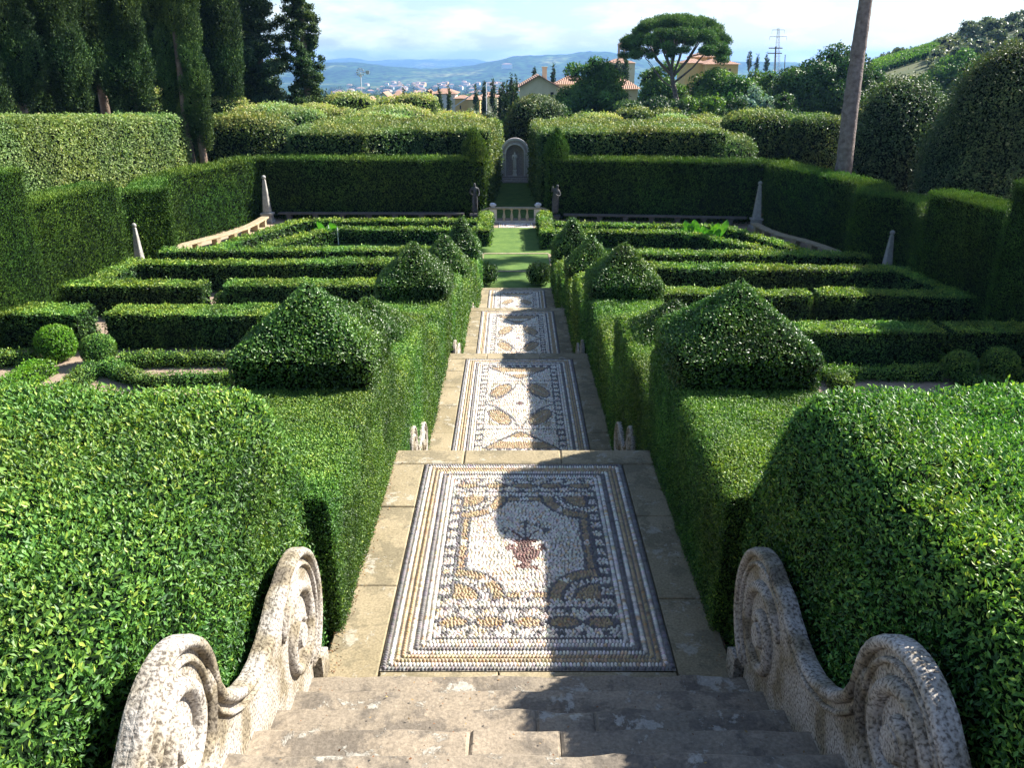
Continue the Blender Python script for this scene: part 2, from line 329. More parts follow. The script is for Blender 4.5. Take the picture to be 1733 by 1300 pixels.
def leaves(P, N, L, wl=.5, spread=.9, up=.25, along=.6, tipv=None):
    n = len(P); t = rng.normal(size=(n, 3)); t /= np.linalg.norm(t, axis=1)[:, None]
    t -= N * np.einsum('ij,ij->i', t, N)[:, None] * .55
    a = N * along * .7 + t * spread; a[:, 2] += up * .6; a /= np.linalg.norm(a, axis=1)[:, None] + 1e-9
    q = rng.normal(size=(n, 3)) * .48 + N * 1.0; b = np.cross(a, q); b /= np.linalg.norm(b, axis=1)[:, None] + 1e-9
    nn = np.cross(b, a)
    Lr = (L * rng.uniform(.7, 1.3, n))[:, None]
    V = np.stack([P - a * Lr * .35, P + b * Lr * wl * .5 + a * Lr * .12 + nn * Lr * .08, P + a * Lr * .65, P - b * Lr * wl * .5 + a * Lr * .12 + nn * Lr * .08], 1).reshape(-1, 3)
    F = np.arange(n * 4).reshape(-1, 4)
    return V, F
CAMP = np.array([CAMX, 0, CAMZ])
def foliage(name, shape, L0, lm, core=COREM, parent=None, amp=.03, nsc=.4, cov=1.5, lmin=.0028, zmin=None, keep=None, tips=.25, depth=.6,
            seed=0, wl=.5, up=.25, along=.6, spread=.9, sprigs=0.0, back=.3, bias=0.0, inset=.6, holes=0.0, side=1.0):
    V, F = shape; T = tri_of(F); N, A = grid_normals(V, T)
    cen = V[T].mean(1)
    vol = (np.einsum('ij,ij->i', cen - V.mean(0), N) * A).sum()
    if vol < 0: F = F[:, ::-1].copy(); T = tri_of(F); N, A = grid_normals(V, T)
    VN = np.zeros_like(V)
    for k in range(3): np.add.at(VN, T[:, k], N * A[:, None])
    VN /= np.linalg.norm(VN, axis=1)[:, None] + 1e-9
    disp = fbm(V, nsc, seed) * amp + noise(V, nsc * 4, seed + 3) * amp * .8
    V = V + VN * disp[:, None]
    N, A = grid_normals(V, T); cen = V[T].mean(1)
    dist = np.maximum(zc(cen[:, 1], cen[:, 2]), 2.0); L = np.maximum(L0, lmin * dist)
    view = CAMP - cen; view /= np.linalg.norm(view, axis=1)[:, None]; fac = np.einsum('ij,ij->i', view, N)
    w = np.where(fac > -.25, 1, back) * cov * 4 / (L * L) * (.5 / wl)
    w = w * np.where(np.abs(N[:, 2]) < .5, side, 1)
    if zmin is not None: w = np.where(cen[:, 2] < zmin, 0, w)
    if keep is not None: w = w * keep(cen, N)
    w = np.where(N[:, 2] < -.8, w * .05, w)
    cnt = rng.poisson(np.maximum(w * A, 0)); idx = np.repeat(np.arange(len(T)), cnt); n = len(idx)
    r1 = np.sqrt(rng.random(n)); r2 = rng.random(n); tv = V[T[idx]]
    P = tv[:, 0] * (1 - r1)[:, None] + tv[:, 1] * (r1 * (1 - r2))[:, None] + tv[:, 2] * (r1 * r2)[:, None]
    NN = N[idx]; LL = L[idx]
    clump = noise(P, np.maximum(L0, .02) * 7, seed + 11)
    P = P + NN * (LL * (rng.normal(0, depth * .5, n) + clump * .55))[:, None]
    if holes: 
        kk = noise(P, L0 * 14, seed + 21) < (1 - holes * 2) ; P, NN, LL, clump = P[kk], NN[kk], LL[kk], clump[kk]; n = len(P)
    rv = np.clip(.42 + .28 * rng.normal(size=n) + clump * .16 + bias + np.clip(NN[:, 2], 0, 1) * tips, 0, 1)  # young growth and painted light: tops paler, vertical faces darker
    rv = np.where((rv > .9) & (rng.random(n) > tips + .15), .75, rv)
    LV, LF = leaves(P, NN, LL, wl, spread, up, along)
    if sprigs:                                        # upright shoots that grew since the last clipping
        tt = np.where(N[:, 2] > .6)[0]
        if len(tt):
            ns = int(sprigs * A[tt].sum()); ii = rng.choice(tt, ns, p=A[tt] / A[tt].sum()); tv = V[T[ii]]
            r1 = np.sqrt(rng.random(ns)); r2 = rng.random(ns)
            B = tv[:, 0] * (1 - r1)[:, None] + tv[:, 1] * (r1 * (1 - r2))[:, None] + tv[:, 2] * (r1 * r2)[:, None]
            Ls = L[ii]; hh = np.minimum(Ls, .05) * rng.uniform(1.2, 3.0, ns)
            k = 6; B = np.repeat(B, k, 0); tq = np.tile(np.linspace(.1, 1, k), ns); B = B + np.array([0, 0, 1.]) * (np.repeat(hh, k) * tq)[:, None]
            SV, SF = leaves(B, np.tile([0, 0, 1.], (len(B), 1)), np.repeat(Ls, k) * .9, wl, .7, .6, .5)
            LF = np.concatenate([LF, SF + len(LV)]); LV = np.concatenate([LV, SV]); rv = np.concatenate([rv, np.clip(rng.normal(.75, .15, len(B)), 0, 1)])
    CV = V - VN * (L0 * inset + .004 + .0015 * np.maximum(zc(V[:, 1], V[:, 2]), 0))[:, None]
    AV = np.concatenate([CV, LV]); AF = np.concatenate([F, LF + len(CV)])
    mi = np.concatenate([np.zeros(len(F)), np.ones(len(LF))]); rd = np.concatenate([np.zeros(len(F)), rv])
    sm = np.concatenate([np.ones(len(F)), np.zeros(len(LF))])
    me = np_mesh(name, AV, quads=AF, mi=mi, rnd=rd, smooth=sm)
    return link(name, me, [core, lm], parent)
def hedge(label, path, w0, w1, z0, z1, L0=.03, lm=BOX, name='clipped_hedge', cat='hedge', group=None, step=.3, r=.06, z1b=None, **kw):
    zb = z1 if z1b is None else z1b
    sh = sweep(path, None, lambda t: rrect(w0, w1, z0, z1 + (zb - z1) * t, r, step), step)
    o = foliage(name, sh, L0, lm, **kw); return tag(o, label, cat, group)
def ball(label, x, y, r, z0=0, lm=BOX, name='ball_topiary', cat='topiary', group=None, L0=.02, **kw):
    prof = [(z0 + r * .95 * (1 - math.cos(a)) , r * max(.02, math.sin(a)) ** .85) for a in np.linspace(.25, math.pi - .001, 14)]
    o = foliage(name, lathe(x, y, prof, 26), L0, lm, amp=.03 * r / .5, nsc=.3, **kw)
    return tag(o, label, cat, group)

# small mesh helpers
def bm_obj(name, bm, m, parent=None, smooth=False, mats=None):
    bmesh.ops.recalc_face_normals(bm, faces=bm.faces)
    me = bpy.data.meshes.new(name); bm.to_mesh(me); bm.free()
    if smooth: me.polygons.foreach_set('use_smooth', [True] * len(me.polygons))
    return link(name, me, mats or [m], parent)
def bbox(bm, x0, x1, y0, y1, z0, z1, bev=0.0):
    r = bmesh.ops.create_cube(bm, size=1); vs = r['verts']
    for v in vs: v.co = Vector(((x0 + x1) / 2 + v.co.x * (x1 - x0), (y0 + y1) / 2 + v.co.y * (y1 - y0), (z0 + z1) / 2 + v.co.z * (z1 - z0)))
    if bev:
        es = list({e for v in vs for e in v.link_edges}); bmesh.ops.bevel(bm, geom=es, offset=bev, segments=2, affect='EDGES', profile=.6)
    return vs
def blathe(bm, x, y, prof, n=20, expo=2.0, rot=0.0):
    rings = []
    for z, r in prof:
        ring = []
        for k in range(n):
            a = 2 * math.pi * k / n; c, s = math.cos(a), math.sin(a); q = (abs(c) ** expo + abs(s) ** expo) ** (-1 / expo)
            px, py = c * q * r, s * q * r; ring.append(bm.verts.new((x + px * math.cos(rot) - py * math.sin(rot), y + px * math.sin(rot) + py * math.cos(rot), z)))
        rings.append(ring)
    for a, b in zip(rings[:-1], rings[1:]):
        for k in range(n): bm.faces.new((a[k], a[(k + 1) % n], b[(k + 1) % n], b[k]))
    bm.faces.new(rings[0][::-1]); bm.faces.new(rings[-1])
def btube(bm, pts, rad, n=8, flat=None):
    pts = [Vector(p) for p in pts]; rings = []
    up = Vector((0, 0, 1))
    for i, p in enumerate(pts):
        t = (pts[min(i + 1, len(pts) - 1)] - pts[max(i - 1, 0)]).normalized()
        a = t.cross(up); a = a.normalized() if a.length > .01 else Vector((1, 0, 0)); b = a.cross(t).normalized()
        if flat is not None: a = flat.copy(); b = t.cross(a).normalized()
        r = rad[i] if isinstance(rad, (list, tuple, np.ndarray)) else rad
        ra, rb = r if isinstance(r, tuple) else (r, r)
        rings.append([bm.verts.new(p + a * math.cos(2 * math.pi * k / n) * ra + b * math.sin(2 * math.pi * k / n) * rb) for k in range(n)])
    for A_, B_ in zip(rings[:-1], rings[1:]):
        for k in range(n): bm.faces.new((A_[k], A_[(k + 1) % n], B_[(k + 1) % n], B_[k]))
    bm.faces.new(rings[0][::-1]); bm.faces.new(rings[-1])
# ------------------------------------------------------------------ terraces, stairs, paving
TER = [(4.0, 7.06, 4.65), (9.30, 13.45, 3.38), (15.62, 20.2, 2.23), (22.38, 26.46, 1.1)]
def worn(bm, amp=.004, sc_=.25, seed=3):
    vs = list(bm.verts); P = np.array([v.co[:] for v in vs]); d = noise(P, sc_, seed) * amp + noise(P, sc_ * .3, seed + 1) * amp * .6
    e = noise(P, sc_ * .7, seed + 7) * amp
    for v, a, b in zip(vs, d, e): v.co.z += a; v.co.y += b
def block(bm, x0, x1, y0, y1, z0, z1, bev=.012, div=.12):
    """a stone block with worn, subdivided upper face"""
    nx = max(1, int((x1 - x0) / div)); ny = max(1, int((y1 - y0) / div))
    xs = [x0] + [x0 + (x1 - x0) * i / nx for i in range(nx + 1)][0:0] + list(np.linspace(x0 + bev, x1 - bev, nx + 1)) + [x1]
    ys = [y0] + list(np.linspace(y0 + bev, y1 - bev, ny + 1)) + [y1]
    g = []
    for j, y in enumerate(ys):
        row = []
        for i, x in enumerate(xs):
            edge = i in (0, len(xs) - 1) or j in (0, len(ys) - 1)
            row.append(bm.verts.new((x, y, z1 - (bev * .8 if edge else 0))))
        g.append(row)
    for j in range(len(ys) - 1):
        for i in range(len(xs) - 1): bm.faces.new((g[j][i], g[j][i + 1], g[j + 1][i + 1], g[j + 1][i]))
    ring = g[0] + [g[j][-1] for j in range(1, len(ys))] + g[-1][-2::-1] + [g[j][0] for j in range(len(ys) - 2, 0, -1)]
    low = [bm.verts.new((v.co.x, v.co.y, z0)) for v in ring]; n = len(ring)
    for k in range(n): bm.faces.new((ring[k], low[k], low[(k + 1) % n], ring[(k + 1) % n]))
    bm.faces.new(low[::-1])
HW = 1.25
def flight(name, ytop, ztop, n, rise, run, down=True, hw=HW):
    bm = bmesh.new()
    for k in range(n):
        z = ztop - rise * (k + 1) ; y1 = ytop + run * (k + 1)
        splits = sorted([-hw, hw] + [random.uniform(-.7, .7)] * (1))
        for a, b in zip(splits[:-1], splits[1:]): block(bm, a + .002, b - .002, y1 - run - .03, y1 + random.uniform(-.006, .006), z - .30, z + random.uniform(-.003, .003))
    worn(bm, .006, .2)
    return tag(bm_obj(name, bm, STEP), kind='structure')
# near stair: nosing of step k at y = 3.78 - .31 (k-1), z = 4.65 + .168 k
bm = bmesh.new()
for k in range(1, 12):
    z = 4.65 + .168 * k; yn = 3.80 - .31 * (k - 1); c = [-HW, random.uniform(-.75, .8), HW] if k % 3 == 0 else [-HW, HW]
    if k in (3, 4): c = [-HW, -.28 if k == 4 else .02, .30 if k == 3 else .12, HW]
    for a, b in zip(c[:-1], c[1:]): block(bm, a + .0012, b - .0012, yn - .42, yn + random.uniform(-.006, .006), z - .32, z + random.uniform(-.004, .004), .014, .07)
worn(bm, .009, .16, 5)
for v in bm.verts:                                # broken nosing where the slabs have spalled
    for (cx_, cy_, r_) in ((.16, 3.22, .16), (-.02, 2.93, .14), (.34, 3.18, .10)):
        d = math.hypot(v.co.x - cx_, (v.co.y - cy_) * 1.3)
        if d < r_: v.co.z -= .028 * (1 - (d / r_) ** 2)
tag(bm_obj('entrance_stairs', bm, STEP), kind='structure')
flight('upper_stair_flight', 7.06, 4.65, 7, .181, .31)
flight('second_stair_flight', 13.45, 3.38, 7, .164, .31)
flight('third_stair_flight', 20.2, 2.23, 7, .161, .31)
flight('lowest_stair_flight', 26.46, 1.1, 7, .157, .31)
bm = bmesh.new()
zprev = 4.65
for i, (y0, y1, z) in enumerate(TER):
    bbox(bm, -HW - .02, HW + .02, y0 - .25, y1 - .02, -.5, z - .045)
    if i == 0: bbox(bm, -HW - .02, HW + .02, -1.2, 3.7, -.5, 4.55)
    nz_ = TER[i + 1][2] if i < 3 else 0.0
    bbox(bm, -HW - .01, HW + .01, y1 - .02, y1 + 2.17, -.5, nz_ - .3)
tag(bm_obj('terrace_core', bm, EARTH), kind='structure')
MW = .90
bm = bmesh.new(); GAP = .004
for i, (y0, y1, z) in enumerate(TER):
    ya = y0 - .2; yb = y1 - .29
    # coping at the far edge, strips at both sides, thin strip at the near edge
    for a, b in ((-HW, -.55), (-.55, .35), (.35, HW)): block(bm, a + GAP, b - GAP, y1 - .29 + GAP, y1, z - .12, z + .004, .012, .12)
    for s in (-1, 1):
        y = ya; 
        while y < yb - .05:
            ln = random.choice((.72, .95, 1.1)); e = min(y + ln, yb)
            if yb - e < .35: e = yb
            x0, x1 = (-HW, -MW - .005) if s < 0 else (MW + .005, HW)
            block(bm, x0 + GAP, x1 - GAP, y + GAP, e - GAP, z - .12, z + random.uniform(-.003, .003), .008, .15); y = e
    if i == 0:
        for a, b in ((-MW, -.18), (-.18, MW)): block(bm, a + GAP, b - GAP, 3.82, 4.02, z - .12, z, .008, .15)
    else: block(bm, -MW, MW, ya, y0 - .01, z - .12, z, .008, .15)
worn(bm, .003, .3, 8)
tag(bm_obj('terrace_paving', bm, SLAB), kind='structure')

# ------------------------------------------------------------------ pebble mosaics
CW, CO, CD, CP, CG = (.76, .70, .62), (.44, .33, .20), (.165, .155, .16), (.20, .115, .10), (.48, .42, .32)
def patt1(s, t, T):
    a = abs(s); e = min(t, T - t)
    def checker(x, per): return CW if (x / per) % 1 < .68 else CD
    tb = t - .29; tt = (T - .29 - t) * 1.35; q = min(tb, tt)
    if q < .42:
        if q < .02: return CD
        if q < .10 or .24 < q < .31: return checker(s + (.06 if q < .1 else 0), .15) if .035 < (q if q < .1 else q - .225) < .09 else CW
        if q < .24:
            k = (s + .61) / .244; f = (k % 1) - .5; d = (f / .40) ** 2 + ((q - .17) / .055) ** 2
            if d < .8: return CO
            if d < 1.5: return CD
            return CW
        if q < .33: return CD
        if q < .39: return CW
        return CD if (s / .12) % 1 < .35 else CW
    c = (.71 + (T - .29 - .31)) / 2; dt = t - c; H = (T - .60 - .71) / 2
    if a > .60: return CD
    if a > .53: return CW if ((dt + .04) / .125) % 1 < .62 else CD
    if a > .51: return CD
    r = math.hypot(a - .51, abs(dt) - H)
    if r < .17: return CO
    if r < .195: return CD
    if r < .255: return CW if (math.atan2(H - abs(dt), .51 - a) * 6) % 1 < .75 else CD
    if r < .275: return CD
    if r < .35: return CO if abs((math.atan2(H - abs(dt), .51 - a)) - .78) > .09 else CW
    if r < .372: return CD
    if a > .43 or abs(dt) > H - .085:
        if a > .43 and abs(a - .44) < .012 or abs(dt) > H - .085 and abs(abs(dt) - H + .078) < .012: return CD
        if a > .495 or abs(dt) > H - .015: return CD
        if a > .43 and abs(dt) < .04: return CW
        if abs(dt) > H - .085 and a < .04: return CW
        return CO
    x, y = s, dt                                      # vase with three flower stems
    if (x / .098) ** 2 + ((y + .15) / .105) ** 2 < 1: return CP
    if -.08 < y < .0 and abs(x) < .05: return CP
    if -.005 < y < .035 and abs(x) < .085: return CP
    if -.31 < y < -.22 and abs(x) < .035: return CP
    if -.35 < y < -.305 and abs(x) < .085: return CP
    if .018 < abs(math.hypot(abs(x) - .115, y + .07)) < .042 and abs(x) > .09: return CP
    for fx, fy in ((0, .30), (.17, .17), (-.17, .17), (.10, .26)):
        d = math.hypot(x - fx, y - fy)
        if d < .035 and (math.atan2(y - fy, x - fx) * 4 / math.pi) % 1 < .8: return CD
        if d < .012: return CD
    for fx, fy in ((0, .30), (.13, .20), (-.13, .20)):
        k = y / fy if fy else 0
        if 0 < k < 1 and abs(x - fx * k ** 1.5) < .009: return CD if fx == 0 else CP
    return CW
def patt2(s, t, T):
    a = abs(s); q = min(t, T - t) - .29
    if a > .60: return CD
    if a > .52: return CW if (t / .17) % 1 < .7 else CD
    if a > .50: return CD
    z1 = (T - .58) * .22
    if q < .03: return CD
    if q < .10: return CW if (s / .13) % 1 < .6 else CD
    if q < .12: return CD
    if q < z1 - .06:
        f = (q - .12) / (z1 - .18); k = abs(((s / .5) % 2) - 1)   # zigzag of triangles
        d = abs(k - f)
        return CD if d < .05 else (CO if k > f and abs(f - .5) > .12 else CW)
    if q < z1: return CW
    if q < z1 + .02: return CD
    c = T / 2; dt = (t - c); H = T / 2 - .29 - z1 - .02
    x, y = a / .5, abs(dt) / H
    r = (x ** .62 + y ** .62)
    if math.hypot(s, dt) < .06: return CP if math.hypot(s, dt) < .04 else CD
    if r < 1.10: return CW
    if r < 1.17: return CD
    u_, v_ = x - .58, y - .56; d = ((u_ * .8 + v_ * .6) / .42) ** 2 * 1 + ((u_ * .6 - v_ * .8) / .26) ** 2
    u2 = ((u_ * .75 - v_ * .66) / .46) ** 2 + ((u_ * .66 + v_ * .75) / .25) ** 2
    if u2 < .62: return CG if abs(u_ * .66 + v_ * .75) < .018 else CO
    if u2 < .82: return CD
    if u2 < 1.1: return CW
    return CW if (x > .86 or y > .9 or r < 1.4) else CG
def pebble_field(name, label, y0, y1, z, patt, a=.036, b=.021, seed=1, fine=1.0):
    rg = np.random.default_rng(seed); T = y1 - y0; Q = []      # x, y, angle, length, width, colour
    ringcol = [CD, CW, CO, CO, CW, CD, CW, CW]
    for k, c in enumerate(ringcol):
        e = .018 + .036 * k
        for side in range(4):
            ln = (2 * MW if side % 2 == 0 else T) - 2 * e; n = int(ln / (b * 1.08))
            for i in range(n):
                p = e + (i + .5) * ln / n
                if side == 0: x, t, an = -MW + p, e, math.pi / 2
                elif side == 2: x, t, an = -MW + p, T - e, math.pi / 2
                elif side == 1: x, t, an = -MW + e, p, 0
                else: x, t, an = MW - e, p, 0
                tw = {2: .6, 3: -.6}.get(k, .15 if k % 2 else -.2); Q.append((x, t, an + tw + rg.normal(0, .12), a * rg.uniform(.85, 1.1), b * rg.uniform(.85, 1.05), c))
    inn = .29; row = 0; a *= fine; b *= fine; t = inn + b / 2
    while t < T - inn:
        x = -MW + inn + (a * .5 if row % 2 else a * .25)
        while x < MW - inn:
            xx = x + rg.normal(0, .003); t2 = t + rg.normal(0, .002); c = patt(xx, t2, T); big = (c is CW)
            fl = .5 * math.sin(xx * 9 + t2 * 4) if c is CW else rg.choice([-.5, .5]) * .5
            Q.append((xx, t2, fl + rg.normal(0, .5), a * rg.uniform(.65, 1.12), b * rg.uniform(.75, 1.15), c)); x += a * (.98 if c is CW else .85)
        t += b; row += 1
    n = len(Q); A = np.array([q[:5] for q in Q]); C = np.array([q[5] for q in Q])
    C = C * (1 + rg.normal(0, .17, (n, 1))) * (1 + rg.normal(0, .05, (n, 3))); 
    yl = (rg.random(n) < .12) & (C[:, 0] > .5); C[yl] *= np.array([.92, .74, .52]); C = np.clip(C, .02, .9)
    m = 6; th = np.arange(m) * 2 * np.pi / m
    lv = [(1.0, 0.0), (.78, .62), (0.1, 1.0)]     # height, radius
    tmpl = [(0, 0, 1.0)] + [(math.cos(t_) * .66, math.sin(t_) * .66, .72) for t_ in th] + [(math.cos(t_), math.sin(t_), -.2) for t_ in th]
    tmpl = np.array(tmpl); ca, sa = np.cos(A[:, 2]), np.sin(A[:, 2]); ht = rg.uniform(.010, .016, n)
    px = tmpl[None, :, 0] * A[:, 3, None] / 2 * .97; py = tmpl[None, :, 1] * A[:, 4, None] / 2 * 1.0
    X = A[:, 0, None] + px * ca[:, None] - py * sa[:, None]; Y = y0 + A[:, 1, None] + px * sa[:, None] + py * ca[:, None]
    Z = z - .004 + tmpl[None, :, 2] * ht[:, None] + (A[:, 0] * 0)[:, None]
    V = np.stack([X, Y, Z], -1).reshape(-1, 3)
    T3 = np.array([(0, 1 + k, 1 + (k + 1) % m) for k in range(m)]); T4 = np.array([(1 + k, 1 + m + k, 1 + m + (k + 1) % m, 1 + (k + 1) % m) for k in range(m)])
    off = (np.arange(n) * len(tmpl))[:, None, None]; tr = (T3[None] + off).reshape(-1, 3); qd = (T4[None] + off).reshape(-1, 4)
    base = len(V); V = np.concatenate([V, [(-MW, y0, z - .006), (MW, y0, z - .006), (MW, y1, z - .006), (-MW, y1, z - .006)]])
    qd = np.concatenate([qd, [[base, base + 1, base + 2, base + 3]]])
    cols = np.concatenate([np.repeat(C, m, 0), np.repeat(C, m, 0), [[.1, .1, .1]]]); cols = np.column_stack([cols, np.ones(len(cols))])
    mi = np.zeros(len(cols), int); mi[-1] = 1; smt = np.ones(len(cols))
    me = np_mesh(name, V, quads=qd, tris=tr, mi=mi, smooth=smt, col=cols)
    o = link(name, me, [PEB, MORTAR]); return tag(o, label, 'mosaic', 'pebble mosaic panels along the stepped path')
pebble_field('pebble_mosaic', 'nearest pebble mosaic, pale octagonal field with a brown flower vase', 4.03, 6.77, 4.65, patt1, seed=2, fine=.80)
pebble_field('pebble_mosaic', 'second pebble mosaic from the viewer, with four large ochre leaves', 9.30, 13.16, 3.38, patt2, seed=3)
pebble_field('pebble_mosaic', 'third pebble mosaic from the viewer, with a small dark centre stone', 15.62, 19.91, 2.23, patt2, .040, .024, seed=4)
pebble_field('pebble_mosaic', 'farthest pebble mosaic of the path, just before the lawn', 22.38, 26.17, 1.1, patt2, .044, .027, seed=5)

# ------------------------------------------------------------------ ground of the garden
def quad_obj(name, pts, m, kind='structure', sub=1):
    bm = bmesh.new(); bm.faces.new([bm.verts.new(p) for p in pts]); o = bm_obj(name, bm, m); return tag(o, kind=kind)
# one ground sheet out to the horizon, polar grid, falling to the valley and rising in the hills
def ground_z(x, y):
    d = np.hypot(x, y)
    z = np.interp(d, [0, 66, 110, 300, 800, 1500, 2600, 4200, 60000], [0, 0, -3.0, -10, -33, -60, -93, -97, -97])
    u = x / np.maximum(y, 1) * 1400 / .93
    # vineyard hill on the right, ending in a ridge with olives
    k = np.clip((d - 95) / 150, 0, 1); k = k * k * (3 - 2 * k)
    hill = np.interp(u, [150, 330, 480, 600, 720, 860, 1100, 1500], [0, 3, 8, 14, 19, 23.5, 28, 32]) * k
    hill = hill * np.interp(d, [0, 300, 420, 900], [1, 1, .75, 0])
    return z + hill
ang = np.concatenate([np.linspace(-75, -40, 8)[:-1], np.linspace(-40, 45, 120), np.linspace(45, 75, 8)[1:]])
rad = np.concatenate([[.01, 30], np.geomspace(60, 4200, 70), [6000, 9000, 14000, 22000]])
AA, RR = np.meshgrid(np.radians(ang), rad, indexing='ij'); X = (RR * np.sin(AA)); Y = RR * np.cos(AA) - 6
Z = ground_z(X, np.maximum(Y, .01)); PV = np.column_stack([X.ravel(), Y.ravel(), Z.ravel()])
nr = len(rad); i, j = np.meshgrid(np.arange(len(ang) - 1), np.arange(nr - 1), indexing='ij')
F = np.stack([i * nr + j, (i + 1) * nr + j, (i + 1) * nr + j + 1, i * nr + j + 1], -1).reshape(-1, 4)
dF = RR.ravel()[F[:, 0]]; uF = X.ravel()[F[:, 0]] / np.maximum(Y.ravel()[F[:, 0]], 1)
mi = np.where(dF < 50, 0, np.where((dF < 900) & (uF > .12), 2, 1))
o = link('ground', np_mesh('ground', PV, quads=F, mi=mi, smooth=np.ones(len(F))), [GRAVEL, LAND, SLOPE]); tag(o, kind='structure')
# hills: ranges with depth
def hill_range(name, dist, depth, us, vs, vbase, m, rough=6, seed=0, kind='structure'):
    n = 260; u = np.linspace(us[0], us[-1], n); v = np.interp(u, us, vs)
    prof = [(-1.0, 0), (-.8, .12), (-.6, .35), (-.42, .58), (-.26, .76), (-.12, .91), (0, 1.0), (.3, .8), (.7, .3), (1, 0)]
    V = []
    zb = np.array([D(870, vbase, dist)[2]])[0]
    for f, hfr in prof:
        d = dist + f * depth
        for uu, vv in zip(u, v):
            x, y, zt = D(uu, vv, dist); V.append((x * d / dist, d, zb + (zt - zb) * hfr))
    V = np.array(V); H = noise(V * [1, 1, 0], 260 * dist / 5000, seed) * rough + noise(V * [1, 1, 0], 90 * dist / 5000, seed + 4) * rough * .55
    H += noise(V * [1, 1, 0], 22 * dist / 5000, seed + 6) * rough * .22
    fr = np.repeat([p[1] for p in prof], n); V[:, 2] += H * np.where(fr > 0, fr * .9 + .1, 0) - np.where(fr == 0, 8, 0)
    k = len(prof); i, j = np.meshgrid(np.arange(k - 1), np.arange(n - 1), indexing='ij')
    F = np.stack([i * n + j, i * n + j + 1, (i + 1) * n + j + 1, (i + 1) * n + j], -1).reshape(-1, 4)
    return tag(link(name, np_mesh(name, V, quads=F, smooth=np.ones(len(F))), [m]), kind=kind)
hill_range('distant_hills', 9500, 2400, [300, 480, 540, 590, 640, 700, 740, 780, 805, 830, 870, 1000, 1400], [112, 108, 104, 98, 101, 97, 98, 97.5, 98, 103, 112, 116, 112], 135, LAND, 14, 1)
hill_range('wooded_hills', 5200, 1300, [200, 480, 530, 570, 620, 680, 740, 800, 830, 870, 920, 960, 1000, 1030, 1060, 1100, 1200, 1500], [112, 110, 106, 103, 106, 112, 114, 110, 104, 97, 94, 92, 86.5, 88, 93, 99, 104, 108], 142, LAND, 9, 2)
# lawn of the garden axis, with stone edging strips and the small pebble panel before the balustrade
def sheet(name, x0, x1, y0, y1, z, m, n=1):
    return quad_obj(name, [(x0, y0, z), (x1, y0, z), (x1, y1, z), (x0, y1, z)], m)
sheet('lawn_path', -1.75, 1.75, 28.4, 42.6, .008, GRASS)
sheet('parterre_lawn', -10.4, -1.75, 33.8, 41.6, .006, GRASS)
sheet('parterre_lawn_right', 1.75, 10.4, 33.2, 40.8, .006, GRASS)
sheet('grove_lawn', -1.7, 1.7, 45.4, 62, .008, GRASS)
bm = bmesh.new()
for y in (33.2, 36.5): block(bm, -1.45, 1.45, y - .09, y + .09, -.05, .03, .01, .3)
for s in (-1, 1): block(bm, s * 1.5 - .08, s * 1.5 + .08, 32.0, 36.4, -.05, .028, .01, .4)
tag(bm_obj('lawn_edging', bm, SLAB), kind='structure')
def small_mosaic():
    return CW
o = pebble_field('pebble_mosaic', 'small pinkish pebble panel in front of the far balustrade', 42.6, 43.95, .012, lambda s, t, T: CP if (abs(s) > .5 and (t / .3) % 1 < .4) else ((.6, .42, .36) if math.sin(s * 9) * math.sin(t * 7) > .2 else CW), .07, .05, seed=9)
for nm, x0, x1, y0, y1 in (('garden_walk', -15.2, -11.0, 33.9, 44.6),): sheet(nm, x0, x1, y0, y1, .004, plain('beige_walk', (.34, .25, .17), .95, 8, (.45, .34, .24), .3, 60))

